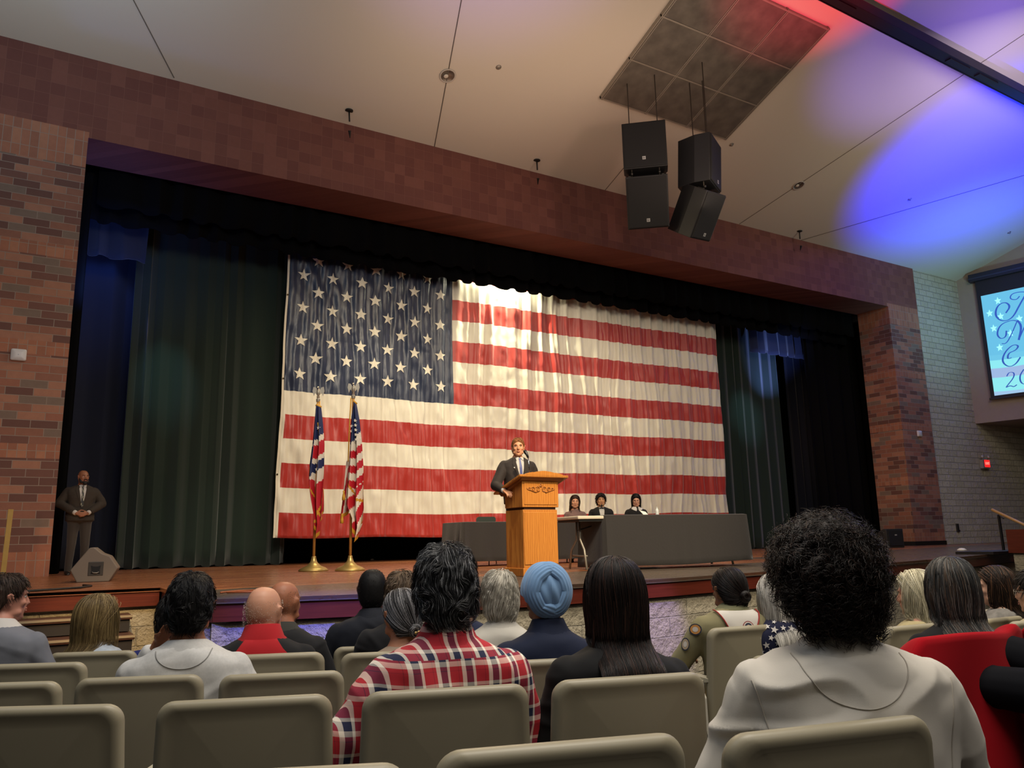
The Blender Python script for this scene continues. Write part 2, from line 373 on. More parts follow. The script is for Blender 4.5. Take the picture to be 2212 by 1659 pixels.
FASC = mat('red stained fascia board', '5a2418', .32, var=.25, vscale=4, stretch=(.5, 1, 14))
def sweep(poly, inset, z0, z1, th=.05):
    P = [np.array(p, float) for p in poly]; out = []
    for i, p in enumerate(P):
        d = P[min(i+1, len(P)-1)]-P[max(i-1, 0)]; d /= np.linalg.norm(d); nn = np.array([-d[1], d[0]]); out.append((p+nn*inset, p+nn*(inset+th)))
    rings = [[(a[0], a[1], z0), (a[0], a[1], z1), (q[0], q[1], z1), (q[0], q[1], z0)] for a, q in out]
    return MB().loft(rings)
S(sweep(LIP[3:], .0, -.03, -.001, .06).build('trim_7', mat('worn stage nosing', '7b4a33', .35), fix=True))
S(sweep(LIP[:3], .0, -.03, -.001, .06).build('trim_8', MATS['worn stage nosing'], fix=True))
S(sweep(LIP[3:], .02, -.19, -.03).build('trim_9', FASC, fix=True)); S(sweep(LIP[:3], .02, -.19, -.03).build('trim_10', FASC, fix=True))
S(sweep(LIP[3:], .075, -1.4, -.205, .2).build('wall_stage_front', STONE, fix=True)); S(sweep(LIP[:3], .09, -1.4, -.19, .2).build('wall_stage_left', STONE, fix=True))
S(sweep(LIP[2:4], .02, -.19, -.03).build('trim_11', FASC, fix=True)); S(sweep(LIP[2:4], .1, -1.4, -.19, .2).build('wall_stage_return', STONE, fix=True))
# left steps
STEPW = mat('dark stair tread', '4a2c20', .4, var=.15); 
t = empty('stage_steps', (0, 9.3, -1.1), 0, 'dark wooden steps with pale nosings at the left corner of the stage', 'stairs')
for i, (z, yy) in enumerate(((-.25, 9.36), (-.42, 9.02), (-.59, 8.7), (-.76, 8.38))):
    q = empty('step', (0, 0, 0)); bpy.data.objects.remove(q)
    o = MB().box2((-3, yy-9.3, z-.04+1.1), (.95, .45, z+1.1)).build('tread', STEPW, t, bevel=.008)
    o = MB().box2((-3, yy+.03-9.3, z-.16+1.1), (.93, .42, z-.04+1.1)).build('riser', mat('black riser', '191211', .6), t)
    o = MB().box2((-3, yy-.008-9.3, z-.02+1.1), (.95, yy+.01-9.3, z+.003+1.1)).build('nosing', mat('pale nosing', '8a7a63', .5), t)
# ---------------------------------------------------------------- drapes and the giant flag
def drape(name, x0, x1, Y, z0, z1, wl, amp, m, seed, label, cat='curtain', th=.02, hem=.03, group=None, per=12, nz=14):
    nu = max(8, int((x1-x0)/wl*per)); rs = np.random.default_rng(seed); ph = rs.uniform(0, 6)
    def f(u, v):
        x = x0+(x1-x0)*u; z = z1+(z0-z1)*v
        w = 2*math.pi*x/wl+1.3*math.sin(x*1.7/wl*.9+ph)+.5*math.sin(v*2+x)
        a = amp*(.75+.35*math.sin(x*2.3/wl+ph*2)); s = math.sin(w); y = Y+a*(s*abs(s)**-.25 if abs(s) > 1e-4 else 0)*(.55+.45*v)
        if v > .999: z += hem*math.sin(w+1)
        return (x+.25*amp*math.sin(2*w), y, z)
    b = MB(); b.cloth(f, nu, nz, th)
    o = b.build(name, m, smooth=True); return tag(o, label, cat, group)
BLK = mat('black velour', '070708', .98, spec=.1); GRN = mat('dark green velour', '1f2b24', .9, sheen=.25, spec=.2)
drape('stage_valance', .5, 23.4, 16.5, 7.0, 9.6, .55, .10, BLK, 3, 'long black valance hanging just behind the brick lintel across the whole opening', hem=.05)
drape('stage_border', .3, 23.5, 16.76, 6.75, 9.6, .50, .09, BLK, 5, 'black border cloth whose scalloped hem cuts across the top of the giant flag', hem=.045)
drape('side_leg_curtain', -1.6, .45, 16.45, .01, 7.6, .45, .06, BLK, 7, 'narrow black leg curtain right behind the left brick pier')
drape('side_leg_curtain', ony(1747, 900, 17.02)[0], 24.6, 17.02, .01, 8, .55, .12, BLK, 8, 'black leg curtain beside the right brick pier')
drape('traveler_curtain', 1.38, 4.75, 17.75, .02, 7.6, .36, .10, GRN, 9, 'dark green pleated curtain left of the giant flag', hem=.02, nz=20)
drape('traveler_curtain', 17.3, 20.95, 17.75, .02, 7.6, .42, .10, GRN, 10, 'dark green pleated curtain right of the giant flag', hem=.02, nz=20)
drape('wing_curtain', -1.6, 2.0, 18.2, .02, 7.4, .55, .11, mat('navy velour', '0c1226', .9, sheen=.2), 12, 'navy black curtain behind the man at the left pier')
drape('wing_curtain', ony(1704, 900, 18.2)[0], 24.6, 18.2, .02, 7.4, .42, .09, MATS['navy velour'], 13, 'navy curtain catching blue light behind the right green curtain')
drape('teaser_curtain', -1.6, ony(318, 540, 17.2)[0], 17.2, ony(240, 556, 17.2)[2], 8, .42, .10, MATS['navy velour'], 14, 'short navy teaser lit bright blue high behind the left pier', hem=.03)
drape('teaser_curtain', ony(1625, 750, 17.35)[0], ony(1745, 750, 17.35)[0], 17.35, ony(1690, 768, 17.35)[2], 8, .42, .10, MATS['navy velour'], 15, 'short navy teaser lit blue high beside the right pier', hem=.03)
drape('backdrop_curtain', .3, 22, 19.8, .02, 8, .5, .10, BLK, 16, 'black backdrop curtain seen under the bottom hem of the giant flag')
lamp('blue_wing_light', 'AREA', (.8, 16.0, 5.2), (.3, 17.2, 6.9), 28, (.10, .25, 1), .5)
lamp('blue_wing_light', 'SPOT', (.6, 17.55, 7.2), (.9, 18.3, 3.8), 70, (.1, .22, 1), spot=60, blend=.5, soft=.05)
lamp('blue_wing_light', 'SPOT', (19.6, 16.3, 4.0), (20.6, 17.6, 6.2), 800, (.22, .35, 1), spot=60, blend=1, soft=.03)
lamp('cyan_wing_light', 'SPOT', (1.4, 14.0, 7.6), (2.1, 17.7, 3.9), 550, (.35, .85, 1), spot=17, blend=1, soft=.03)
lamp('cyan_wing_light', 'SPOT', (17.5, 13.0, 8.0), (19.3, 17.7, 4.2), 900, (.45, .85, 1), spot=15, blend=1, soft=.03)
# giant flag: x 4.45..17.65, stripes .528 high, bottom .58
FX0, FX1, FZ0, ST, CXR, FY = 4.46, 17.65, .57, .5285, 8.56, 17.12
def flag_pt(X, Z, off=0.0):
    X, Z = np.broadcast_arrays(np.asarray(X, float), np.asarray(Z, float)); C3 = lambda a, q, c: np.stack([a, q+0*a, c], -1)
    u = (X-FX0)/(FX1-FX0); v = (Z-FZ0)/(13*ST)
    a = .035*fbm(C3(X*1.9+.12*Z, 0, Z*.35), 3, 2)
    w = .028*np.sin(X*15+3*vnoise(C3(X*1.3, 2, Z*.3), 5))*(.25+.9*np.minimum(1, u*2.2))
    w = w+.015*np.sin(X*33+4*vnoise(C3(X*2, 7, Z*.5), 6))
    d = .040*vnoise(C3((X*1.1+Z*.55)*4.2, 1, (Z-X*.4)*.45), 11)*np.maximum(0, 1-u*2.0)   # slanting creases
    n2 = .012*fbm(C3(X*5, 3, Z*4), 21, 2)
    seam = -.012*np.exp(-((Z-5.08-.02*np.sin(X*3))/.02)**2)*((X < CXR) & (X > 5.4))
    dxl = -.10*(1-v)**2*(1-u)**6
    dz = -.05*np.sin(math.pi*u)*(1-v)+.015*np.sin(X*2.1)*(1-v)-.006*np.sin(12.6*u)
    return np.stack([X+dxl+.01*np.sin(Z*2+X*3), FY+.03+(a+w+d+n2+seam)-off, Z+dz], -1)
b = MB(); NU, NV = 520, 104; TOPZ = FZ0+13*ST
def fm(u, v):
    X = FX0+(FX1-FX0)*u; s = int((1-v)*13)      # v from top; s stripe from the bottom
    if v < 7/13 and X < CXR: return 2
    if u < .0035: return 1
    return 0 if s % 2 == 0 else 1
GU, GV = np.meshgrid(np.arange(NU+1)/NU, np.arange(NV+1)/NV); GP = flag_pt(FX0+(FX1-FX0)*GU, TOPZ-13*ST*GV)
b.cloth(lambda u, v: GP[int(round(v*NV)), int(round(u*NU))], NU, NV, .004, mf=fm)
# fifty stars follow the cloth
colx = [FX0+.34+(8.22-4.80)/10*i for i in range(11)]
rowz = [FZ0+6*ST+.40+i*.383 for i in range(9)]
for r in range(9):
    for cidx in range(11):
        if (cidx % 2 == 0) != (r % 2 == 0): continue
        cx_, cz_ = colx[cidx], rowz[r]; R = .155
        pts = [(cx_, cz_)]; rings = 3
        for q in range(1, rings+1):
            for j in range(20):
                t = j/20*10; i0 = int(t); fr = t-i0
                def vx(i): a = math.pi/2+i*math.pi/5; rr = R if i % 2 == 0 else R*.40; return np.array([math.cos(a)*rr, math.sin(a)*rr])
                p = (vx(i0)*(1-fr)+vx(i0+1)*fr)*q/rings; pts.append((cx_+p[0], cz_+p[1]))
        pts = np.array(pts); pts = list(flag_pt(pts[:, 0], pts[:, 1], .012))
        fs = [(0, 1+j, 1+(j+1) % 20) for j in range(20)]
        for q in range(rings-1):
            fs += [(1+q*20+j, 1+(q+1)*20+j, 1+(q+1)*20+(j+1) % 20, 1+q*20+(j+1) % 20) for j in range(20)]
        b.add(pts, fs, 1)
def satin(name, col, rough=.42):
    m = mat(name, col, rough, sheen=.3); n = N(m); 
    if len(n.n) < 6: n.bump(n.noise(7, 4, .6, stretch=(2.2, 1, .35)), .35, .03)
    return m
root = empty('giant_flag', (FX0, FY, 0), 0, 'giant American flag hung across the back of the stage', 'flag')
fo = b.build('flag_cloth', [satin('flag red', 'a5261c'), satin('flag white', 'd8d2c0', .5), satin('flag blue', '1d2740', .36)], None, smooth=True)
fo.parent = root; fo.matrix_parent_inverse = Matrix.Translation((-FX0, -FY, 0))
hb = MB().cloth(lambda u, v: (lambda p: (p[0]-.045*(1-u)-FX0, p[1]-.02-FY, p[2]))(flag_pt(FX0, TOPZ-13*ST*v)), 1, 40, .012).build('header_tape', mat('cream webbing', 'cfc6b2', .7), root)
for z in (1.9, 4.0, 5.9): 
    p = flag_pt(FX0, z); MB().lathe([(0, 0), (.02, 0), (.02, .004), (0, .004)]).build('grommet', mat('dark brass', '3a2d18', .4, .8), root).matrix_local = Matrix.Translation((p[0]-.02-FX0, p[1]-.03-FY, z)) @ Matrix.Rotation(rad(90), 4, 'X')
# ---------------------------------------------------------------- people
def capsule(b, p0, p1, r0, r1, n=10, flat1=False):
    p0 = np.array(p0, float); p1 = np.array(p1, float); d = p1-p0; L = np.linalg.norm(d)+1e-9; t = d/L
    a = np.array([0, 0, 1.]) if abs(t[2]) < .9 else np.array([1., 0, 0]); a -= t*a.dot(t); a /= np.linalg.norm(a); c = np.cross(t, a)
    prof = [(-r0*math.cos(k), r0*math.sin(k)) for k in (.12, .5, 1.0, 1.57)]
    prof += [(L, r1)] if flat1 else [(L+r1*math.cos(k), r1*math.sin(k)) for k in (1.57, 1.0, .5, .12)]
    b.loft([[p0+t*s+(a*math.cos(2*math.pi*k/n)+c*math.sin(2*math.pi*k/n))*r for k in range(n)] for s, r in prof])
def chain(b, P, R, n=10):
    for i in range(len(P)-1): capsule(b, P[i], P[i+1], R[i], R[i+1], n)
def srings(rings, n=24, e=2.3):
    out = []
    for (z, cy, rx, ry) in rings:
        r = []
        for k in range(n):
            a = 2*math.pi*k/n; c, s = math.cos(a), math.sin(a)
            r.append((rx*abs(c)**(2/e)*(1 if c >= 0 else -1), cy+ry*abs(s)**(2/e)*(1 if s >= 0 else -1), z))
        out.append(r)
    return out
def remesh(b, vox, smooth=4, name='body'):
    me = b.mesh('tmp', []); o = bpy.data.objects.new('tmp', me); COL.objects.link(o)
    m = o.modifiers.new('r', 'REMESH'); m.mode = 'VOXEL'; m.voxel_size = vox; m.use_smooth_shade = True
    if smooth: q = o.modifiers.new('s', 'SMOOTH'); q.factor = .5; q.iterations = smooth
    dg = bpy.context.evaluated_depsgraph_get(); r = bpy.data.meshes.new_from_object(o.evaluated_get(dg), depsgraph=dg)
    bpy.data.objects.remove(o, do_unlink=True); bpy.data.meshes.remove(me); r.name = name
    return r
def get_co(me):
    a = np.empty(len(me.vertices)*3, np.float32); me.vertices.foreach_get('co', a); return a.reshape(-1, 3).astype(float)
def get_no(me):
    a = np.empty(len(me.vertices)*3, np.float32); me.vertices.foreach_get('normal', a); return a.reshape(-1, 3).astype(float)
def set_co(me, a): me.vertices.foreach_set('co', a.astype(np.float32).ravel()); me.update()
HEADR = [(.116, .008, -.010, -.03), (.112, .028, .022, -.046), (.10, .048, .050, -.070), (.08, .062, .072, -.086), (.055, .0715, .086, -.097), (.03, .0755, .092, -.101),
         (.005, .0765, .093, -.101), (-.02, .074, .091, -.097), (-.045, .070, .088, -.080), (-.065, .064, .087, -.064), (-.085, .056, .085, -.048), (-.100, .046, .081, -.025), (-.112, .033, .073, .008), (-.119, .016, .060, .03)]
def head_prims(b, X, fem=0, jaw=1.0):
    """X maps head space to person space"""
    rings = srings([(z, (yf+yb)/2, w*(jaw if z < -.03 else 1), (yf-yb)/2) for z, w, yf, yb in HEADR], 22, 2.15)
    b.loft([[X(p) for p in r] for r in rings])
    def E(c, r, ry=0, rz=0):
        k = len(b.v); b.ell(c, r, 10, 7, Matrix(((1, 0, 0), (0, 1, 0), (0, 0, 1))) if not (ry or rz) else (Matrix.Rotation(rz, 3, 'Z') @ Matrix.Rotation(ry, 3, 'Y')))
        b.v[k:] = [tuple(X(p)) for p in b.v[k:]]
    C = lambda p, q, r, s, n=8: capsule(b, X(p), X(q), r, s, n)
    C((0, .088, .018), (0, .106, -.026), .0075, .0115); E((.010, .098, -.030), (.008, .009, .007)); E((-.010, .098, -.030), (.008, .009, .007)); E((0, .108, -.026), (.010, .008, .009))
    for s in (-1, 1):
        E((s*.030, .086, .028), (.024, .010, .007)); E((s*.042, .066, -.022), (.022, .020, .018)); E((s*.058, .03, -.07), (.012, .035, .018))
        E((s*.079, -.006, -.006), (.007, .017, .030), s*.12, -s*.45)
        P = [(s*(.080+.014*math.sin(k*.5+.3)), -.004-.017*math.cos(k*.78), .004+.026*math.sin(k*.78)) for k in range(-2, 5)]
        for i in range(6): C(P[i], P[i+1], .0045, .0045, 6)
        E((s*.080, .000, -.034), (.006, .008, .009))
    E((0, .088, -.054), (.023, .010, .006)); E((0, .088, -.064), (.019, .010, .0065)); E((0, .076, -.098), (.020, .014, .014))
def carve_face(me, X, Xi):
    P = get_co(me); Q = Xi(P)
    for s in (-1, 1):
        d = ((Q[:, 0]-s*.031)/.017)**2+((Q[:, 2]-.010)/.011)**2+((Q[:, 1]-.09)/.03)**2; Q[:, 1] -= .009*np.exp(-d)
    d = (Q[:, 0]/.022)**4+((Q[:, 2]+.0592)/.0022)**2+((Q[:, 1]-.095)/.02)**2; Q[:, 1] -= .003*np.exp(-d)
    set_co(me, X(Q))
def hand_prims(b, w, d, nrm, side, curl=.5, sp=1.0, sc=1.0):
    """w wrist, d direction of the fingers, nrm points out of the palm, side +1 puts the thumb at +(d x nrm)"""
    w = np.array(w, float); d = np.array(d, float); d /= np.linalg.norm(d); nrm = np.array(nrm, float); nrm -= d*nrm.dot(d); nrm /= np.linalg.norm(nrm); t = np.cross(d, nrm)*side
    R = np.stack([t, nrm, d], 1)
    for k, off in enumerate((-.028, -.010, .009, .027)): capsule(b, w+d*.012*sc+t*off*.6*sc, w+d*.082*sc+t*off*sc, .013*sc, .0115*sc, 8)
    L = (.058, .072, .078, .070)
    for k, off in enumerate((-.030, -.010, .010, .030)):
        p = w+d*.086*sc+t*off*sc; dd = d+t*off*2*sp; a = 0
        for j, f in enumerate((.45, .32, .25)):
            a += curl*(.8 if j == 0 else .9); v = dd*math.cos(a)+nrm*math.sin(a); v /= np.linalg.norm(v); q = p+v*L[k]*f*sc
            capsule(b, p, q, (.0085-.0008*j)*sc, (.0080-.0008*j)*sc, 7); p = q
    p = w+d*.025*sc+t*.026*sc; q = p+(t*.75+d*.65+nrm*.25)*.045*sc; r = q+(d*.9+t*.25+nrm*.35*curl*2)*.034*sc
    capsule(b, p, q, .0125*sc, .0100*sc, 8); capsule(b, q, r, .0098*sc, .0078*sc, 8)
SKULL_C = np.array([0, -.005, -.003]); SKULL_R = np.array([.0785, .1015, .121])
def hl(phi):
    a = np.degrees(np.abs(phi)); return np.radians(np.interp(a, [0, 50, 75, 92, 112, 140, 180], [136, 130, 106, 90, 86, 64, 54]))
def dirs(th, ph): return np.stack([np.sin(th)*np.sin(ph), -np.sin(th)*np.cos(ph), np.cos(th)], -1)
def scalp(n, rng, lim=1.0, phmax=math.pi, thmin=0.0):
    out = []
    while len(out) < n:
        ct = rng.uniform(-.6, 1, n); th = np.arccos(ct); ph = rng.uniform(-phmax, phmax, n); k = (th < hl(ph)*lim) & (th >= thmin)
        out += list(np.stack([th[k], ph[k]], 1))
    a = np.array(out[:n]); return a[:, 0], a[:, 1]
def shell(q, lay):
    k = ((np.abs((q-SKULL_C)/SKULL_R)**2.5).sum(-1, keepdims=True))**.4; return SKULL_C+(q-SKULL_C)/k*(1+lay/.095)
def tubes(name, P, r, mats, rng, probs=None, parent=None, taper=True, sides=3):
    """P (n,k,3) strands"""
    n, k, _ = P.shape; T = np.gradient(P, axis=1); T /= np.linalg.norm(T, axis=-1, keepdims=True)+1e-9
    ref = np.array([.3, .2, .93]); A = np.cross(T, ref); A /= np.linalg.norm(A, axis=-1, keepdims=True)+1e-9; B = np.cross(T, A)
    rr = r*(1-.75*np.linspace(0, 1, k)**2) if taper else np.full(k, r); rr = rr[None, :, None]*rng.uniform(.7, 1.3, (n, 1, 1))
    V = np.stack([P+(A*math.cos(2*math.pi*j/sides)+B*math.sin(2*math.pi*j/sides))*rr for j in range(sides)], 2)
    base = (np.arange(n)[:, None, None]*k+np.arange(k-1)[None, :, None])*sides+np.arange(sides)[None, None, :]
    nx = (np.arange(n)[:, None, None]*k+np.arange(k-1)[None, :, None])*sides+((np.arange(sides)+1) % sides)[None, None, :]
    Fq = np.stack([base, nx, nx+sides, base+sides], -1).reshape(-1, 4)
    mi = None
    if isinstance(mats, (list, tuple)):
        c = rng.choice(len(mats), n, p=probs); mi = np.repeat(c, (k-1)*sides).astype(np.int32)
    me = arr_mesh(name, V.reshape(-1, 3), Fq, mats, True, mi); return me
def flow(th, ph, lay, length, K, field, lift, rng, fall=None, bodyy=None, flare=.0, wave=0.0, wfreq=30):
    n = len(th); D = dirs(th, ph); q = shell(SKULL_C+D*SKULL_R, lay[:, None]); out = [q]; ds = length/(K-1)
    vel = None; seed = rng.uniform(0, 6.28, n)
    for k in range(1, K):
        nrm = (q-SKULL_C)/SKULL_R**2; nrm /= np.linalg.norm(nrm, axis=-1, keepdims=True)
        t = field(q, th, ph, k/K); tt = t-nrm*(t*nrm).sum(-1, keepdims=True); tt /= np.linalg.norm(tt, axis=-1, keepdims=True)+1e-6
        if fall is not None:
            f = 1/(1+np.exp((q[:, 2:3]-fall)/.012)); g = np.concatenate([q[:, :1]*flare*3, np.where(q[:, 1:2] < 0, q[:, 1:2], 0)*flare*.25, -np.ones((n, 1))], 1); tt = tt*(1-f)+g*f
            tt /= np.linalg.norm(tt, axis=-1, keepdims=True)
        else: f = 0
        q2 = q+tt*ds[:, None]; sh = shell(q2, (lay+lift*k/K)[:, None]); q = sh*(1-f)+q2*f
        if bodyy is not None:
            s = np.clip((-.115-q[:, 2])/.07, 0, 1); tgt = bodyy-lay*.8; back = np.abs(ph) < 2.0
            q[:, 1] = np.where(back & (q[:, 1] > tgt), q[:, 1]*(1-s*.5)+tgt*s*.5, q[:, 1])
        o = q.copy()
        if wave: 
            a = wave*min(1, k/K*1.6); o[:, 0] += a*np.sin(q[:, 2]*wfreq+seed*.35+ph*2); o[:, 1] += a*.7*np.sin(q[:, 2]*wfreq*.8+seed*.4+1)
        out.append(o)
    return np.stack(out, 1)
def cap_mesh(lay, lim=.985, noise_a=.0, nseed=1, nth=22, nph=56, mats=None, thmin=0.0):
    th = np.linspace(.0, 1, nth); ph = np.linspace(-math.pi, math.pi, nph, endpoint=False); A, B = np.meshgrid(th, ph, indexing='ij'); TH = thmin+(hl(B)*lim-thmin)*A
    D = dirs(TH, B); e = lay*np.clip((1-A)*6, 0, 1)[..., None]**.5+.001; e = e+noise_a*(fbm(D*9, nseed, 3)[..., None])*np.clip((1-A)*4, 0, 1)[..., None]
    O = shell(SKULL_C+D*SKULL_R, e); I = shell(SKULL_C+D*SKULL_R, -.012)
    V = np.concatenate([O.reshape(-1, 3), I.reshape(-1, 3)]); m = nth*nph; F_ = []
    for i in range(nth-1):
        for j in range(nph):
            a, b_ = i*nph+j, i*nph+(j+1) % nph; F_.append((a, b_, b_+nph, a+nph)); F_.append((m+a, m+a+nph, m+b_+nph, m+b_))
    for j in range(nph): a, b_ = (nth-1)*nph+j, (nth-1)*nph+(j+1) % nph; F_.append((a, b_, m+b_, m+a))
    return V, np.array(F_)
def long_core(length_z, phm, lay, bodyy, flare, rng, zc=-.31):
    """closed shell under the loose strands"""
    nph, K = 44, 26; ph = np.linspace(-phm, phm, nph); th = np.full(nph, .05); res = []
    fld = lambda q, t, p, k: np.stack([np.sin(ph)*1.5, -np.cos(ph)*1.5, -np.ones(nph)*.6], -1)
    for l in (lay, .000):
        res.append(flow(th, ph, np.full(nph, l), np.full(nph, length_z), K, fld, 0, rng, fall=-.03, bodyy=bodyy, flare=flare))
    V = np.concatenate([r.reshape(-1, 3) for r in res]); V[:, 2] = np.where(V[:, 2] < zc, zc+(V[:, 2]-zc)*.1, V[:, 2]); m = nph*K; F_ = []
    for i in range(nph-1):
        for k in range(K-1):
            a = i*K+k; F_ += [(a, a+1, a+K+1, a+K), (m+a, m+a+K, m+a+K+1, m+a+1)]
        F_.append((i*K+K-1, m+i*K+K-1, m+(i+1)*K+K-1, (i+1)*K+K-1)); F_.append((i*K, (i+1)*K, m+(i+1)*K, m+i*K))
    for i in (0, nph-1):
        for k in range(K-1): a = i*K+k; F_.append((a, m+a, m+a+1, a+1))
    return V, np.array(F_)
def hairm(c, rough=.45): return mat('hair '+c, c, rough, spec=.3)
def join_np(parts):
    V = []; F_ = []; o = 0
    for v, f in parts: V.append(v); F_.append(f+o); o += len(v)
    return np.concatenate(V), np.concatenate(F_)
def make_hair(root, X, style, cols, probs, n, seed, r=.0008, **k):
    """builds one `hair` mesh of strands over a scalp cap"""
    rng = np.random.default_rng(seed); mats = [hairm(c) for c in cols]; capm = 0; K = k.get('K', 10)
    down = lambda q, th, ph, s: np.stack([q[:, 0]*9, (q[:, 1]+.02)*9, -np.ones(len(q))], -1)
    base = k.get('base', 0)
    lay0 = k.get('vol', .012)
    if style == 'short':
        th, ph = scalp(n, rng, k.get('lim', 1)); wild = k.get('wild', .8); fr = k.get('freq', 30); fw = k.get('fwd', 0)
        cr = np.array(k.get('crown', (0, -.03)))
        def fld(q, th, ph, s):
            t = np.stack([(q[:, 0]-cr[0])*12, (q[:, 1]-cr[1])*12+fw, -np.ones(len(q))], -1); t /= np.linalg.norm(t, axis=-1, keepdims=True)
            w = np.stack([vnoise(q*fr, 1+j) for j in range(3)], -1); return t+w*wild
        P = flow(th, ph, rng.uniform(.002, lay0, n), rng.uniform(.6, 1.1, n)*k.get('len', .045), K, fld, k.get('lift', .008), rng)
        P += (fbm(P*40, 9, 2)[..., None]*P/.1*k.get('lump', .004))
        cap = cap_mesh(lay0*.55, noise_a=.002)
    elif style == 'curly':
        th, ph = scalp(n, rng, 1.0); D = dirs(th, ph); L = rng.uniform(.55, 1.0, n)*k.get('len', .06)*(.72+.35*np.clip(D[:, 2]+.35, 0, 1)); rootp = shell(SKULL_C+D*SKULL_R, np.full((n, 1), .004))
        nrm = D/SKULL_R; nrm /= np.linalg.norm(nrm, axis=-1, keepdims=True)
        # curls gather in clumps: neighbours share axis and phase
        cl = np.floor(D*k.get('cell', 9)+50); h = np.sin(cl @ np.array([12.9, 78.2, 37.7]))*43758.5; h = h-np.floor(h)
        h2 = np.sin(cl @ np.array([3.9, 18.2, 97.7]))*23758.5; h2 = h2-np.floor(h2)
        ax = nrm+np.stack([h-.5, h2-.5, (h+h2)-1.35], -1)*.9+rng.normal(0, .12, (n, 3)); ax /= np.linalg.norm(ax, axis=-1, keepdims=True)
        a = np.cross(ax, [.1, .3, .95]); a /= np.linalg.norm(a, axis=-1, keepdims=True); bb = np.cross(ax, a); s = np.linspace(0, 1, K)
        R0 = k.get('rad', .008)*(.6+.8*h)[:, None]; w = 2*math.pi*(1.6+1.2*h2)[:, None]*s[None]+h[:, None]*6.28+rng.normal(0, .5, (n, 1))
        g = np.minimum(1, s*4)[None]
        P = rootp[:, None]+ax[:, None]*(L[:, None]*s[None])[..., None]+a[:, None]*(R0*np.cos(w)*g)[..., None]+bb[:, None]*(R0*np.sin(w)*g)[..., None]
        P[..., 2] -= (s**2)[None]*.012
        cap = cap_mesh(k.get('len', .06)*.42, noise_a=.009)
    elif style == 'long':
        phm = k.get('phm', 2.0); part = k.get('part', 0.0); Lz = k.get('L', .42); fl = k.get('flare', .03); by = k.get('bodyy', -.15)
        th, ph = scalp(n, rng, 1.0, phmax=math.pi, thmin=.02)
        th = th*rng.uniform(.05, 1, n)
        def fld(q, th, p, s):
            sgn = np.where(np.sin(ph) >= 0, 1, -1)*1.0; back = np.abs(ph) < phm
            fx = np.where(back, np.sin(ph)*1.6, sgn*2.2); fy = np.where(back, -np.cos(ph)*1.4, -1.0)
            return np.stack([fx, fy, -np.ones(n)*.8], -1)
        P = flow(th, ph, rng.uniform(.006, lay0+.008, n), rng.uniform(.82, 1.05, n)*Lz, K, fld, .004, rng, fall=k.get('fall', -.03), bodyy=by, flare=fl, wave=k.get('wave', .004), wfreq=k.get('wfreq', 30))
        zc = k.get('zclip', -.34); z_ = P[..., 2]; P[..., 2] = np.where(z_ < zc, zc+(z_-zc)*.1, z_)
        c1 = cap_mesh(lay0*.8, noise_a=.001); c2 = long_core(Lz*.9, phm*.9, lay0, by, fl, rng, zc+.02); cap = join_np([c1, c2])
    elif style == 'bun':
        B = np.array(k.get('at', (0, -.10, -.03))); th, ph = scalp(n, rng, 1.02)
        D = dirs(th, ph); q0 = SKULL_C+D*SKULL_R; dist = np.linalg.norm(q0-B, axis=1)
        def fld(q, th, p, s): v = B-q; return v/np.linalg.norm(v, axis=-1, keepdims=True)+np.array([0, -.0, .0])+.12*np.stack([vnoise(q*18, j) for j in range(3)], -1)
        P = flow(th, ph, rng.uniform(.002, lay0, n), dist*1.15, K, fld, .002, rng)
        m = n//4; u = rng.uniform(0, 6.28, m); br = k.get('br', .03); pts = []
        s = np.linspace(0, 1, K); ang = u[:, None]+s[None]*4.0; tw = rng.uniform(0, 6.28, m)[:, None]+s[None]*2.2; R1 = br*.58; R2 = br*.45*rng.uniform(.75, 1, m)[:, None]
        Y = B[1]-br*.35
        Q = np.stack([B[0]+(R1+R2*np.cos(tw))*np.cos(ang), Y+R2*np.sin(tw), B[2]+(R1+R2*np.cos(tw))*np.sin(ang)*.9], -1); P = np.concatenate([P, Q])
        e = MB().ell((B[0], Y+.004, B[2]), (br*.85, br*.42, br*.8)); c1 = cap_mesh(lay0*.7, noise_a=.001)
        f = np.array([q for q in e.f if len(q) == 4]); cap = join_np([c1, (np.array(e.v), f)])
    elif style == 'buzz':
        th, ph = scalp(n, rng, k.get('lim', 1), thmin=k.get('thmin', 0)); D = dirs(th, ph); q0 = shell(SKULL_C+D*SKULL_R, np.full((n, 1), k.get('off', .003))); nn = D+rng.normal(0, .5, (n, 3)); s = np.linspace(0, 1, 3)
        P = q0[:, None]+nn[:, None]*(s*k.get('len', .006))[None, :, None]; cap = cap_mesh(lay0*.5, k.get('lim', 1)*.985, noise_a=.0008)
    if k.get('fringe'):   # hair only in a ring round the head
        pass
    hm = tubes('hair', P, r, mats, rng, probs)
    Vh = get_co(hm); set_co(hm, X(Vh))
    if k.get('nocap'): o = link('hair', hm, root); return o
    V, Fq = cap; cm = arr_mesh('cap', X(V), Fq, [mat('hair root '+cols[0], cols[base], .6, spec=.2)], True)
    # one mesh: strands + cap
    bm = bmesh.new(); bm.from_mesh(hm); nf = len(bm.faces); bm.from_mesh(cm); bm.faces.ensure_lookup_table()
    for f in bm.faces[nf:]: f.material_index = len(mats)
    hm.materials.append(cm.materials[0]); bm.to_mesh(hm); bm.free(); bpy.data.meshes.remove(cm)
    return link('hair', hm, root)
class Body: pass
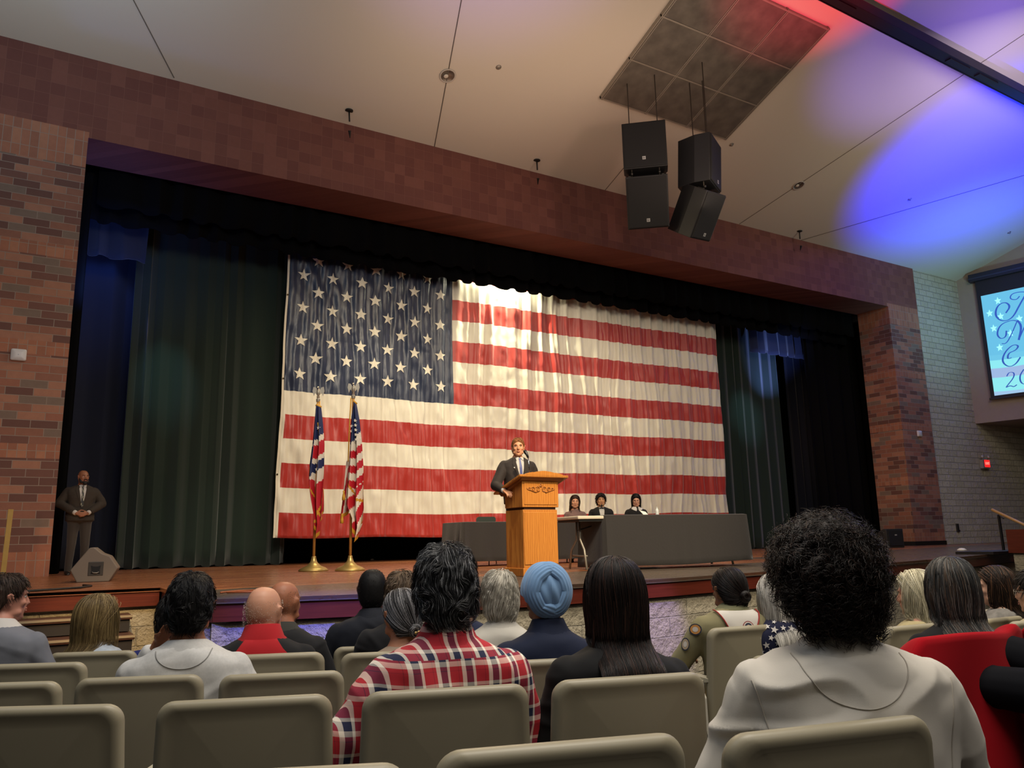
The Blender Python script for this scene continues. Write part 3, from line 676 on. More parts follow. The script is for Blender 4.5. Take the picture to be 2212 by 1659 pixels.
def person(px, py, d, az, label, skin='b98a6c', sc=1.0, yaw=0, pitch=0, roll=0, sw=1.0, bw=1.0, bd=1.0, cloth=None, trouser='23242a', floor=None, pos=None,
           elbow=None, wrist=None, hands=((0, 1, -.2), (0, 1, -.2)), palm=((0, 0, -1), (0, 0, -1)), curl=.5, g=.014, vox=.009, gname='shirt', sleeve=1.0, stand=False, lean=.0, dy=0, fold=.006,
           face=False, skirt=False, jaw=1.0, shrug=0.0, fscale=7.0, tilt=0.0, legs=True, collar=None, bare=False, low=-.80, group=None, neck=1.0, up=.055):
    P = pos if pos is not None else at(px, py, d)
    hz = (1.69 if stand else 1.24)*sc
    fz = P[2]-hz if floor is None else floor
    hz = (P[2]-fz)/sc
    root = empty('person', (P[0], P[1], fz), -rad(az), label, 'person', group)
    HR = RZ(-rad(yaw)) @ RX(rad(pitch)) @ RY(rad(roll))
    def X(p): return ((np.asarray(p, float) @ HR.T)+np.array([0, 0, hz]))*sc
    def Xi(p): return (np.asarray(p, float)/sc-np.array([0, 0, hz])) @ HR
    LT = RY(rad(tilt))
    def B(p):
        p = np.asarray(p, float); q = p.copy(); q[..., 1] = p[..., 1]+lean*(p[..., 2]+.17)*(-1)
        if tilt:
            pv = np.array([0, -.04, -.17]); q = (q-pv) @ LT.T+pv
        return (q+np.array([0, 0, hz+up]))*sc
    sh = [np.array((s*.166*sw, -.042, -.292+shrug)) for s in (-1, 1)]
    el = elbow or [(-.235*sw, .00, -.54), (.235*sw, .00, -.54)]; wr = wrist or [(-.10, .26, -.60), (.10, .26, -.60)]
    el = [np.array(e, float) for e in el]; wr = [np.array(e, float) for e in wr]
    tor = [(-.155, -.032, .058, .058), (-.19, -.038, .075, .066), (-.212, -.042, .105*sw, .075), (-.236, -.044, .148*sw, .085), (-.262+shrug*.5, -.042, .180*sw, .094), (-.31, -.036, .190*sw, .108), (-.40, -.03, .176*bw, .116*bd),
           (-.50, -.028, .160*bw, .116*bd), (-.60, -.022, .158*bw, .120*bd), (-.70, -.012, .172*bw, .128*bd), (-.79, .0, .170*bw, .120*bd)]
    # --- skin: one continuous surface
    b = MB(); head_prims(b, X, jaw=jaw)
    nb = B((0, -.035, -.17)); capsule(b, X((0, -.022, -.06)), nb, .056*sc*neck, .062*sc*neck, 14)
    b.loft([[B(p) for p in r] for r in srings(tor, 26)])
    hip = [(-.088, -.0, -.735), (.088, .0, -.735)]
    if stand:
        kn = [(-.10, .03, -1.19), (.10, .03, -1.19)]; an = [(-.115, -.01, -1.61), (.115, -.01, -1.61)]
    else: kn = [(-.13, .42, -.70), (.13, .42, -.70)]; an = [(-.14, .44, -1.14), (.14, .44, -1.14)]
    for i, s in enumerate((-1, 1)):
        A, E_, W_ = B(sh[i]), B(el[i]), B(wr[i])
        capsule(b, A, E_, .052*sc, .041*sc); capsule(b, E_, E_*.6+W_*.4, .042*sc, .040*sc); capsule(b, E_*.6+W_*.4, W_, .040*sc, .027*sc)
        hand_prims(b, W_, hands[i], palm[i], s, curl, sc=sc)
        if legs:
            capsule(b, B(hip[i]), B(kn[i]), .082*sc, .055*sc); capsule(b, B(kn[i]), B(an[i]), .054*sc, .036*sc); capsule(b, B(an[i]), B(np.array(an[i])+(0, .12, -.06)), .036*sc, .03*sc)
    me = remesh(b, vox*sc, 3); carve_face(me, X, Xi); me.materials.append(mat('skin '+skin, skin, .5, spec=.35, bump=(90, .08, .001)))
    body = link('body', me, root)
    # --- upper garment
    out = Body(); out.root, out.X, out.B, out.sc, out.hz, out.body = root, X, B, sc, hz, body
    out.sh, out.el, out.wr = sh, el, wr
    if cloth is not None:
        b = MB(); tg = [(z, cy, rx+g*(1 if z < -.2 else .7), ry+g*(1.15 if z < -.2 else .6)) for z, cy, rx, ry in tor if z <= -.18 and z >= low]
        tg = [(tg[0][0]+.006, tg[0][1], tg[0][2]-.008, tg[0][3]-.006)]+tg
        b.loft([[B(p) for p in r] for r in srings(tg, 28, 2.4)])
        for i, s in enumerate((-1, 1)):
            A, E_, W_ = B(sh[i]), B(el[i]), B(wr[i])
            capsule(b, A, E_, (.054+g*.7)*sc, (.046+g)*sc, 14, flat1=False) if sleeve > .5 else capsule(b, A, A+(E_-A)*.8, (.056+g)*sc, (.056+g)*sc, 14, flat1=True)
            if sleeve > .9: capsule(b, E_, E_+(W_-E_)*.9, (.044+g)*sc, (.032+g*.8)*sc, 14, flat1=True)
        gm = remesh(b, vox*sc, int(9*.009/vox)+3, gname); V = get_co(gm); Nn = get_no(gm)
        if fold:
            Q = V/sc; w = fbm(Q*fscale*np.array([1, 1, .8])+px*.01, int(px) % 97, 3); ridge = 1-2*np.abs(vnoise(np.stack([Q[:, 0]*4+Q[:, 2]*3, Q[:, 1]*3, Q[:, 2]*9-Q[:, 0]*5*np.sin(Q[:, 2]*5+px)], -1)+px*.02, 5+int(px) % 50))
            V = V+Nn*((w*fold+np.maximum(0, ridge-.35)*fold*1.2)*sc)[:, None]
            set_co(gm, V)
        gm.materials.append(cloth); out.g = link(gname, gm, root)
        out.bvh = BVHTree.FromPolygons([tuple(v) for v in get_co(gm)], [tuple(p.vertices) for p in gm.polygons])
        if collar:
            cm, ch, r0 = collar; nb2 = B((0, -.034, -.165)); b = MB(); rings = []
            for (dz, rr) in ((-.045, r0+.034), (-.012, r0+.012), (ch, r0-.002), (ch+.002, r0-.006), (0, r0-.006), (-.03, r0)):
                rings.append([B(np.array((rr*math.sin(a), -.034+rr*1.02*math.cos(a)*-1, -.185+dz+.012*(-math.cos(a)*-1)*.8))) for a in np.linspace(0, 2*math.pi, 26, endpoint=False)])
            for ri, push in ((0, -.004), (1, .004)):      # the collar foot lies on the garment
                for q_, p_ in enumerate(rings[ri]):
                    hn = out.bvh.find_nearest(Vector(p_)); rings[ri][q_] = np.array(hn[0])+np.array(hn[1])*push*sc
            b.loft(rings+[rings[0]], cap=False); out.collar = b.build('collar', cm, root, smooth=True)
    if legs:
        b = MB()
        tz = B((0, 0, -.74)); b.loft([[B(p) for p in r] for r in srings([(-.66, -.01, .165*bw, .13*bd), (-.74, 0, .180*bw, .140*bd), (-.80, .01, .175*bw, .12)], 20)])
        for i, s in enumerate((-1, 1)):
            capsule(b, B(hip[i]), B(kn[i]), .100*sc, .070*sc, 12); capsule(b, B(kn[i]), B(an[i]), .068*sc, .055*sc, 12, flat1=True)
        tm = remesh(b, .014*sc, 3, 'trousers'); tm.materials.append(mat('trouser '+trouser, trouser, .85, sheen=.2)); link('trousers', tm, root)
        for i, s in enumerate((-1, 1)):
            b = MB(); p = np.array(an[i]); rr = []
            for (yy, hw, h0) in ((-.07, .028, .06), (-.04, .038, .075), (.03, .042, .07), (.10, .045, .05), (.16, .036, .038), (.185, .015, .02)):
                base = -hz-up; rr.append([B(np.array((p[0]+s*.01+hw*math.cos(a), p[1]+yy, base+max(0, (h0*.5+h0*.5*math.sin(a)))))) for a in np.linspace(0, 2*math.pi, 12, endpoint=False)])
            b.loft(rr).build('shoe', mat('black shoe leather', '141313', .35), root, smooth=True, fix=True)
    return out
def surf(P, x, z, side=-1, off=0.0):
    """point on the garment at person-space x, z seen from the back (-1) or the front (+1)"""
    o = P.B(np.array((x, side*1.0, z))); h = P.bvh.ray_cast(Vector(o), Vector((0, -side, 0)))
    if h[0] is None: h = P.bvh.find_nearest(Vector(P.B(np.array((x, side*.12, z)))))
    return np.array(h[0])+np.array(h[1])*off, np.array(h[1])
def seam(P, pts, side=-1, r=.0022, m=None, name='seam', off=.0005, n=30):
    pts = np.array(pts, float)
    for _ in range(3):
        Q = [pts[0]]
        for i in range(len(pts)-1): Q += [pts[i]*.75+pts[i+1]*.25, pts[i]*.25+pts[i+1]*.75]
        pts = np.array(Q+[pts[-1]])
    t = np.linspace(0, len(pts)-1, n); X_ = np.interp(t, range(len(pts)), pts[:, 0]); Z_ = np.interp(t, range(len(pts)), pts[:, 1])
    return MB().tube([surf(P, x, z, side, off)[0] for x, z in zip(X_, Z_)], r*P.sc, 6).build(name, m, P.root, smooth=True)
def patch(P, L, R, side, off, m, name, nr=10, nc=5, lift=0.0, mf=None, parent=None):
    """a strip between two edge lines, laid on the garment"""
    L = np.array(L, float); R = np.array(R, float); tl = np.linspace(0, len(L)-1, nr+1); rows = []
    for t in tl:
        a = np.array([np.interp(t, range(len(L)), L[:, k]) for k in (0, 1)]); c = np.array([np.interp(t, range(len(R)), R[:, k]) for k in (0, 1)]); row = []
        for j in range(nc+1):
            p = a+(c-a)*j/nc; q, nn = surf(P, p[0], p[1], side, off+lift*(1 if 0 < j < nc else 0)); row.append(q)
        rows.append(row)
    b = MB(); k = nc+1; vs = [p for r in rows for p in r]; back = [p-np.array((0, side*(off+.004), 0)) for p in vs]; n = len(vs)
    fs = [(i*k+j, i*k+j+1, (i+1)*k+j+1, (i+1)*k+j) for i in range(nr) for j in range(nc)]
    ms = [0 if mf is None else mf((i+.5)/nr, (j+.5)/nc) for i in range(nr) for j in range(nc)]
    ed = [(i*k, (i+1)*k, n+(i+1)*k, n+i*k) for i in range(nr)]+[(i*k+nc, n+i*k+nc, n+(i+1)*k+nc, (i+1)*k+nc) for i in range(nr)]
    ed += [(j, n+j, n+j+1, j+1) for j in range(nc)]+[(nr*k+j, nr*k+j+1, n+nr*k+j+1, n+nr*k+j) for j in range(nc)]
    b.add(vs+back, fs+ed, ms+[0]*len(ed)); return b.build(name, m, parent or P.root, smooth=True, fix=True, angle=40)
def face_bits(P, hair='2a1c14', iris='2a2018', lips='a8685a', brow=True, glasses=None):
    X = P.X
    for s in (-1, 1):
        b = MB(); b.ell((0, 0, 0), (.0105, .0105, .0085), 12, 8); 
        b.v = [tuple(X(np.array(v)+np.array((s*.031, .0750, .009)))) for v in b.v]; e = b.build('eye', mat('eye white', 'd8d0c8', .25), P.root, smooth=True)
        b = MB(); b.ell((0, 0, 0), (.0055, .0022, .0055), 10, 6); b.v = [tuple(X(np.array(v)+np.array((s*.031, .0850, .009)))) for v in b.v]; b.build('iris', mat('iris '+iris, iris, .15), e, smooth=True)
        if brow:
            b = MB(); b.tube([(s*.016, .0985, .026), (s*.030, .0985, .031), (s*.046, .088, .027)], [.0022, .003, .0015], 6); b.v = [tuple(X(v)) for v in b.v]; b.build('eyebrow', hairm(hair), P.root, smooth=True)
    b = MB(); b.ell((0, .0935, -.0535), (.021, .007, .0040), 12, 6); b.ell((0, .0930, -.0645), (.018, .008, .0050), 12, 6); b.v = [tuple(X(v)) for v in b.v]; b.build('lips', mat('lips '+lips, lips, .45), P.root, smooth=True)
    if glasses:
        b = MB()
        for s in (-1, 1):
            b.tube([(s*.033+.023*math.cos(a), .104, .006+.018*math.sin(a)) for a in np.linspace(0, 2*math.pi, 17)], .0018, 5); b.tube([(s*.056, .103, .012), (s*.082, .06, .012), (s*.084, -.01, .008)], .0018, 5)
        b.tube([(-.010, .105, .010), (.010, .105, .010)], .0018, 5); b.v = [tuple(X(v)) for v in b.v]; b.build('glasses', mat('glasses '+glasses, glasses, .3), P.root, smooth=True)
# ---------------------------------------------------------------- seats and auditorium floor
CH = .86
SEATS = [  # top-centre px, depth, facing, label
 (600, 1672, 1.45, 24, 'empty beige seat at the bottom edge, only its rounded top corner in view', 0),
 (1233, 1612, 1.40, 17, 'empty beige seat in the nearest row, left of the curly haired person', 0),
 (1827, 1572, 1.50, 13, 'beige seat in the nearest row that the curly haired person sits in', 0),
 (70, 1530, 2.25, 29, 'empty beige seat at the lower left corner, second row from the camera', 0),
 (527, 1512, 2.18, 21, 'empty beige seat left of the plaid shirt man, second row from the camera', 0),
 (970, 1490, 2.20, 19, 'beige seat that the man in the red plaid shirt sits in', 0),
 (1372, 1464, 2.28, 17, 'beige seat that the woman in the black blazer sits in', 0),
 (-18, 1478, 3.0, 27, 'beige seat cut by the left edge, left of the pale grey sweater man', 0),
 (295, 1464, 3.02, 24, 'beige seat that the man in the pale grey sweater sits in', 0),
 (607, 1456, 3.05, 22, 'empty beige seat directly behind the man in the red and black jacket', 0),
 (1185, 1426, 3.1, 19, 'beige seat squeezed in view between plaid shirt and black blazer', 0),
 (66, 1435, 3.7, 26, 'beige seat right behind the man in the grey suit jacket', 0),
 (585, 1414, 3.6, 22, 'beige seat that the man in the red and black jacket sits in', 0),
 (850, 1409, 3.6, 21, 'beige seat just left of the grey haired woman with a bun', 0),
 (-22, 1413, 4.3, 26, 'beige seat end showing in front of the grey suit jacket at the left edge', 0),
 (195, 1409, 4.4, 24, 'beige seat behind the blond woman with glasses', 0),
 (395, 1402, 4.5, 23, 'beige seat mostly hidden behind the pale grey sweater man', 0),
 (602, 1395, 4.6, 22, 'beige seat whose corner shows right of the red and black jacket', 0),
 (812, 1396, 4.5, 21, 'beige seat in front of the dark grey top, farther of two overlapping seats', 0),
 (1622, 1353, 4.15, 10, 'beige aisle seat with a lit white end panel under the scout', 1),
 (1832, 1353, 4.4, 8, 'beige seat showing just right of the curly hair', 0),
 (1992, 1350, 4.2, 6, 'beige seat behind the platinum blond woman in tan', 0),
 (2090, 1374, 3.3, 9, 'beige seat covered by the red jacket', 0),
 (2122, 1319, 5.8, 2, 'small distant beige seat below the brown haired girl', 0),
 (2172, 1335, 4.9, 4, 'beige seat with a pale top edge at the right, in front of the khaki shirt', 0),
 (1079, 1403, 3.92, 20, 'beige seat of the short haired white haired woman, mostly hidden', 0),
 (1005, 1392, 4.98, 20, 'beige seat of the person in the navy jacket, hidden behind the plaid shirt', 0),
 (1722, 1414, 4.02, 18, 'beige seat of the person in the star shirt, hidden by the pale sweatshirt', 0),
 (2268, 1340, 4.52, 20, 'beige seat cut by the right edge, under the khaki shirt with patches', 0)]
ANCH = np.array([list(at(a, b_, d))[:2]+[at(a, b_, d)[2]-CH] for a, b_, d, *_ in SEATS]+[[-3, 6, -1.13], [1, 6.2, -1.12], [5, 6.2, -1.12], [9, 6, -1.1], [14, 6.5, -1.1], [12, 2, -.85], [0, 0, -.78], [4, -1, -.7], [-3, 1, -.85]])
def floorz(x, y):
    d2 = (ANCH[:, 0]-x)**2+(ANCH[:, 1]-y)**2+.03; w = 1/d2**1.5; return float((ANCH[:, 2]*w).sum()/w.sum())
b = MB(); b.grid(lambda u, v: (lambda x, y: (x, y, floorz(x, y)-.004))(-8+26*u, -5+14.6*v if True else 0), 90, 60)
S(b.build('floor', mat('dark carpet', '2b2725', .95, var=.2, vscale=30), smooth=True))
SHELL = mat('beige seat shell', '8d8570', .42, bump=(160, .10, .0006), spec=.35)
def rrect(hw, z0, z1, r, taper, n=6):
    pts = []
    for (sx, cz, a0) in ((1, z0+.03, -90), (1, z1-r, 0), (-1, z1-r, 90), (-1, z0+.03, 180)):
        rr = r if cz > .4 else .03
        for k in range(n+1):
            a = rad(a0+90*k/n); w = hw-rr
            pts.append((sx*w+rr*math.cos(a), cz+rr*math.sin(a)))
    return [(x*(1+taper*(z1-z)), z) for x, z in pts]
def seat_back_mesh():
    z0, z1, hw = .30, CH, .235
    base = rrect(hw, z0, z1, .048, .13, 7); cx_, cz_ = 0, (z0+z1)/2
    def ring(ins, y, crv=1):
        out = []
        for x, z in base:
            sx = 1-ins/hw; sz = 1-ins/((z1-z0)/2); X_, Z_ = x*sx, cz_+(z-cz_)*sz
            out.append((X_, y+.42*X_*X_-.10*(z1-Z_)*0+.16*(z1-Z_)*(-0)+(.07*(z1-Z_))*1.0, Z_))
        return out
    R_ = [ring(.23, .052), ring(.12, .052), ring(.03, .050), ring(.010, .046), ring(.002, .036), ring(0, .024), ring(.002, .012), ring(.008, .004), ring(.018, 0), ring(.026, .0015), ring(.034, .006), ring(.06, .0065), ring(.12, .0065), ring(.19, .0065), ring(.23, .0065)]
    return MB().loft(R_).mesh('seat_back', SHELL, True)
BACKM = seat_back_mesh()
_b = MB(); _b.loft([[(x*s, .056+.42*(x*s)**2+.07*(CH-z)+t, .52+(z-.52)*s2) for x, z in rrect(.20, .42, .80, .05, .1, 5)] for s, s2, t in ((1, 1, 0), (1, 1, .02), (.94, .96, .032), (.5, .6, .036), (.1, .2, .036))])
CUSHM = _b.mesh('back_cushion', mat('grey seat fabric', '4b494b', .95, sheen=.3), True)
_b = MB(); _b.loft([[(x*s, .12+.42*0+y*s2, t) for x, y in [(.23*math.cos(a)*1.0 if abs(math.cos(a)) < .8 else .225*np.sign(math.cos(a)), .22+.22*math.sin(a)) for a in np.linspace(0, 2*math.pi, 28, endpoint=False)]] for s, s2, t in ((.6, .98, .36), (1, 1, .385), (1.02, 1.01, .42), (.98, .99, .455), (.7, .9, .468), (.1, .5, .47))])
SEATM = _b.mesh('seat_cushion', MATS['grey seat fabric'], True)
_b = MB(); _b.box2((-.245, .10, 0), (-.215, .36, .02)); _b.box2((-.242, .16, 0), (-.222, .30, .58)); LEGM = _b.mesh('seat_standard', mat('grey cast standard', '6d6a60', .5, .3))
_b = MB(); _b.loft([[(-.232+w*x, y, .60+h*z) for x, z in ((-1, -1), (1, -1), (1, 1), (-1, 1))] for y, w, h in ((.06, .012, .008), (.08, .024, .012), (.36, .026, .013), (.40, .020, .010))]); ARMM = _b.mesh('armrest', mat('pale armrest', 'a39c88', .4))
for me in (CUSHM, SEATM):
    pass
for i, (px, py, d, az, lab, end) in enumerate(SEATS):
    P = at(px, py, d); r = empty('theater_seat', (P[0], P[1], P[2]-CH), -rad(az), lab, 'seat', 'rows of beige theater seats')
    for nm, me in (('seat_back', BACKM), ('back_cushion', CUSHM), ('seat_cushion', SEATM)): link(nm, me, r)
    for s in (1, -1):
        o = link('seat_standard', LEGM, r); q = link('armrest', ARMM, r)
        if s < 0: o.scale.x = -1; q.scale.x = -1
    if end:
        e = MB().loft([[(x, y, z) for y, z in [(.04, .0), (.40, .0), (.42, .50), (.36, .585), (.10, .585), (.05, .52)]] for x in (-.30, -.262)]).build('end_panel', mat('white end panel', 'b8b2a4', .5), r, fix=True, bevel=.006)
        MB().lathe([(0, 0), (.030, 0), (.032, .004), (0, .004)]).build('row_marker', mat('brown marker', '4a3a2c', .6), e).matrix_local = Matrix.Translation((-.301, .22, .36)) @ Matrix.Rotation(rad(-90), 4, 'Y')
        MB().box2((-.335, .08, .575), (-.255, .40, .60)).build('aisle_light_hood', MATS['pale armrest'], r, bevel=.004)
        l = lamp('aisle_light', 'AREA', (0, 0, 0), (0, 0, -1), .25, (1, .62, .25), .25, sizey=.02); l.parent = r; l.location = (-.318, .22, .57); l.rotation_euler = (0, rad(12), 0)
# ---------------------------------------------------------------- red jacket over a seat back
P = at(2090, 1374, 3.3); jr = empty('jacket', (P[0], P[1], P[2]-CH), -rad(9), 'bright red jacket draped over a seat back at the right edge', 'jacket')
RED = mat('red wool', '9a0c18', .95, sheen=.05, spec=.1, bump=(220, .2, .001))
def jf(u, v):
    x = -.33+.70*u; top = CH+.018-.05*abs(u-.42)**1.5-(.10*max(0, (.12-u)/.12)**1.5)+.03*math.exp(-((u-.90)/.07)**2)
    if v < .25:
        t = v/.25; y = .10-.125*t+.42*x*x; z = top-.07*(1-t)**2*1.2; z = top-.06*(1-t)**2
    else:
        t = (v-.25)/.75; z = top-.78*t; y = -.030+.42*x*x*(1-t)-.05*t+.022*math.sin(13*x+2+t*2)*min(1, t*2.5)+.02*math.sin(5*x-1)*t
        x = x*(1+.12*t)+.04*t*(u-.3)
    return (x, y-.008, z)
MB().cloth(jf, 60, 50, .006).build('jacket_body', RED, jr, smooth=True)
MB().cloth(lambda u, v: (.26+.16*u+.05*v*u+.02*math.sin(v*6), -.055+.02*math.sin(u*3.14)-.04*u+.01*math.sin(v*9), CH+.035*math.sin(math.pi*min(1, u*1.2+.1))-.52*v-.10*u*u), 14, 30, .006).build('sleeve', RED, jr, smooth=True)

def sit(px, py, k, gap=.25, up=0):
    """depth at which a person seen at (px, py) has their back against seat k"""
    a, b_, d, az, *_ = SEATS[k]; S0 = at(a, b_, d); f = np.array([math.sin(rad(az)), math.cos(rad(az)), 0])
    r_ = ray(px, py); t = (gap+(S0-CAM)@f)/(r_@f); return t
# ---------------------------------------------------------------- audience
def FL(px, py, d): p = at(px, py, d); return floorz(p[0], p[1])
def cloth(name, col, rough=.9, **k): return mat(name, col, rough, sheen=k.get('sheen', .03), spec=.25, bump=k.get('bump', (350, .15, .001)), var=k.get('var', 0), vscale=k.get('vscale', 8))
# curly haired person in the pale sweatshirt
p = (1787, 1264, sit(1787, 1264, 2, .27))
SW = cloth('pale grey sweatshirt', 'c6c0b6')
h = person(*p, 33, 'person with big dark curly hair in a pale grey sweatshirt, nearest to the camera', skin='a8785c', sc=1.0, sw=1.16, bw=1.15, bd=1.1, cloth=SW, floor=FL(*p), vox=.0065, g=.024, gname='sweatshirt', up=.062, neck=1.08, fold=.014, fscale=5,
           elbow=[(-.30, .00, -.55), (.30, .06, -.55)], wrist=[(-.12, .30, -.62), (.12, .30, -.62)], collar=(SW, .012, .078), lean=.03)
make_hair(h.root, h.X, 'curly', ['1c1310', '130e0c', '3a2920'], [.5, .3, .2], 6500, 4, r=.0011, len=.072, rad=.0100, K=24, cell=8)
sm = mat('sweatshirt seam', 'a8a197', .9)
seam(h, [(-.115, -.205), (-.108, -.24), (-.07, -.29), (0, -.308), (.07, -.29), (.108, -.24), (.115, -.205)], -1, .0016, sm, n=44)
seam(h, [(-.215, -.255), (-.195, -.33), (-.18, -.42), (-.165, -.52)], -1, .0018, sm); seam(h, [(.215, -.255), (.195, -.33), (.18, -.42), (.165, -.52)], -1, .0018, sm)
# man in the red plaid shirt
def plaid_mat():
    m = bpy.data.materials.new('red navy cream plaid'); m.use_nodes = True; n = N(m); x, y, z = n.sep(n.obj())
    yoke = n.math('LESS_THAN', z, .935)
    x2 = n.math('ADD', x, n.math('MULTIPLY', y, .5))
    def band(v, per, ofs):
        t = n.math('MODULO', n.math('ADD', v, ofs+10*per), per); t = n.math('DIVIDE', t, per)
        return n.ramp(t, [(0, srgb('b3202c')), (.20, srgb('6a1428')), (.22, srgb('b3202c')), (.34, srgb('efe4d4')), (.50, srgb('1c2242')), (.76, srgb('efe4d4')), (.86, srgb('b3202c'))], True)
    h_ = band(n.math('ADD', z, n.math('MULTIPLY', n.noise(6, 2), .012)), .092, .03); v_ = band(n.math('ADD', n.math('ADD', x2, n.math('MULTIPLY', yoke, .05)), n.math('MULTIPLY', n.noise(5, 2), .014)), .080, .02)
    c = n.mix(.5, h_, v_); n.link(n.mix(.2, c, v_), n.b.inputs['Base Color']); n.b.inputs['Roughness'].default_value = .85; n.bump(n.noise(300, 2), .15, .001); return m
PL = plaid_mat(); p = (962, 1278, sit(962, 1278, 5, .26))
h = person(*p, 19, 'man with wavy dark grey hair in a red, navy and cream plaid shirt', skin='9a6248', sc=1.04, sw=1.10, bw=1.12, bd=1.1, cloth=PL, floor=FL(*p), vox=.007, g=.020, fold=.010, fscale=7,
           elbow=[(-.33, -.03, -.55), (.27, .04, -.55)], wrist=[(-.20, .20, -.66), (.12, .28, -.60)], collar=(PL, .045, .070))
make_hair(h.root, h.X, 'short', ['2a2a2c', '17171a', '6f7073', '9b9c9e'], [.40, .34, .17, .09], 6500, 11, r=.00085, len=.050, vol=.022, wild=.9, freq=26, lift=.010, K=12, lump=.005, lim=.97)
seam(h, [(-.20, -.345), (-.1, -.352), (0, -.353), (.1, -.352), (.20, -.345)], -1, .002, mat('plaid seam', 'b9a79c', .9))
# woman in the black blazer with long dark hair
BZ = cloth('black blazer cloth', '0c0c0e', .8); p = (1328, 1300, sit(1328, 1300, 6, .28))
h = person(*p, 22, 'woman with long straight dark brown hair in a black blazer', skin='b08065', sc=.98, sw=1.04, bw=.98, cloth=BZ, floor=FL(*p), vox=.008, g=.022, gname='blazer', fold=.006, tilt=2, roll=0)
make_hair(h.root, h.X, 'long', ['1b1311', '120d0c', '33221c', '4b3026'], [.5, .3, .14, .06], 5200, 21, r=.0009, L=.57, vol=.018, K=28, flare=.07, bodyy=-.205, zclip=-.27, wave=.004, wfreq=24, phm=2.0)
# man in the pale grey sweater, chin on his left hand
SG = cloth('heather grey knit', 'b6b5b3', .95, var=.06, vscale=90); p = (412, 1312, sit(412, 1312, 8))
h = person(*p, 17, 'man with short black hair in a pale grey sweater, hand at his cheek', skin='8f5d42', sc=1.05, sw=1.12, bw=1.05, cloth=SG, floor=FL(*p), vox=.008, g=.020, gname='sweater', fold=.008,
           elbow=[(-.26, .22, -.50), (.29, .00, -.54)], wrist=[(-.13, .13, -.20), (.12, .28, -.62)], hands=((.45, -.35, .75), (0, 1, -.2)), palm=((.5, -.4, -.5), (0, 0, -1)), curl=.9, collar=(SG, .008, .078))
make_hair(h.root, h.X, 'short', ['0e0d0e', '171517', '232021'], [.55, .33, .12], 4200, 31, r=.0010, len=.026, vol=.018, wild=1.1, freq=40, lift=.006, K=7, lump=.003, lim=.93)
seam(h, [(-.10, -.205), (-.09, -.235), (-.05, -.262), (0, -.270), (.05, -.262), (.09, -.235), (.10, -.205)], -1, .0022, mat('sweater seam', '83827f', .95), n=40)
# bald man in the red and black jacket
RJ = cloth('red fleece', '9c1a20', .9); p = (570, 1322, sit(570, 1322, 12))
h = person(*p, 18, 'bald man in a red and black fleece jacket with a red collar', skin='c08c72', sc=1.03, yaw=22, sw=1.10, bw=1.08, up=.08, cloth=cloth('black fleece', '151517', .9), floor=FL(*p), vox=.009, g=.022, gname='jacket', collar=(RJ, .050, .080), jaw=1.05)
patch(h, [(-.07, -.195), (-.10, -.235), (-.155, -.29), (-.185, -.36), (-.175, -.5)], [(.07, -.195), (.10, -.235), (.155, -.29), (.185, -.36), (.175, -.5)], -1, .004, RJ, 'red_back_panel', 16, 16)
make_hair(h.root, h.X, 'buzz', ['b5a79a', 'd0c6bd', '8d8074'], [.5, .3, .2], 900, 41, r=.0006, len=.003, vol=.001, thmin=1.15, off=.001, nocap=True)
# balding man beyond him
p = (614, 1303, 4.45)
h = person(*p, 20, 'balding man with brown scalp in a black jacket beyond the red jacket', skin='9a6248', sc=1.02, yaw=28, sw=1.08, cloth=cloth('charcoal jacket', '1b1b1d', .9), floor=FL(*p), vox=.010, g=.022, gname='jacket', collar=(cloth('grey collar', '34332f'), .03, .068))
make_hair(h.root, h.X, 'buzz', ['8a7c70', '6b5d52'], [.5, .5], 900, 42, r=.0007, len=.004, vol=.001, thmin=1.0, off=.001, nocap=True)
# man in navy suit with close black hair
p = (804, 1277, 4.9)
h = person(*p, 21, 'man with close black hair in a dark navy suit left of the plaid shirt', skin='4a3026', sc=1.04, sw=1.18, bw=1.12, cloth=cloth('dark navy suiting', '12151f', .8), floor=FL(*p), vox=.010, g=.024, gname='suit_jacket', collar=(MATS['dark navy suiting'], .03, .07), tilt=-2)
make_hair(h.root, h.X, 'buzz', ['0b0a0b'], [1], 2600, 43, r=.0010, len=.005, vol=.012)
# brown-haired person beyond the bun
p = (868, 1288, 4.5)
h = person(*p, 21, 'person with tousled grey brown hair in a dark charcoal top behind the bun', skin='b98a6c', sc=.98, sw=1.1, cloth=cloth('dark charcoal top', '1d1d20', .9), floor=FL(*p), vox=.010, g=.018, gname='top')
make_hair(h.root, h.X, 'short', ['5b4a3b', '7d6c5a', '3a2e25'], [.5, .25, .25], 1800, 51, r=.0016, len=.06, vol=.026, wild=.9, freq=24, lift=.012, K=9)
# woman with the grey bun and barrette
p = (868, 1330, sit(868, 1330, 13, .2))
h = person(*p, 10, 'woman with grey streaked hair in a low bun held by a gold barrette', skin='a9755a', sc=1.0, yaw=-14, roll=0, sw=.98, cloth=cloth('taupe knit', '8d7c6c', .95), floor=FL(*p), vox=.009, g=.014, gname='top', elbow=[(-.27, .02, -.50), (.22, .03, -.53)])
make_hair(h.root, h.X, 'bun', ['3b3a3c', '1f1e20', '8e8d90', 'b9b8ba'], [.4, .32, .18, .10], 2600, 61, r=.0011, vol=.010, K=12, at=(.012, -.102, -.062), br=.034)
b = MB(); b.tube([(.0, -.142, -.068), (.03, -.140, -.060), (.060, -.118, -.052), (.068, -.10, -.045)], .0028, 8); b.ell((0, -.143, -.068), (.006, .006, .006)); b.v = [tuple(h.X(v)) for v in b.v]; b.build('barrette', mat('gold metal', 'c9a468', .25, .9), h.root, smooth=True)
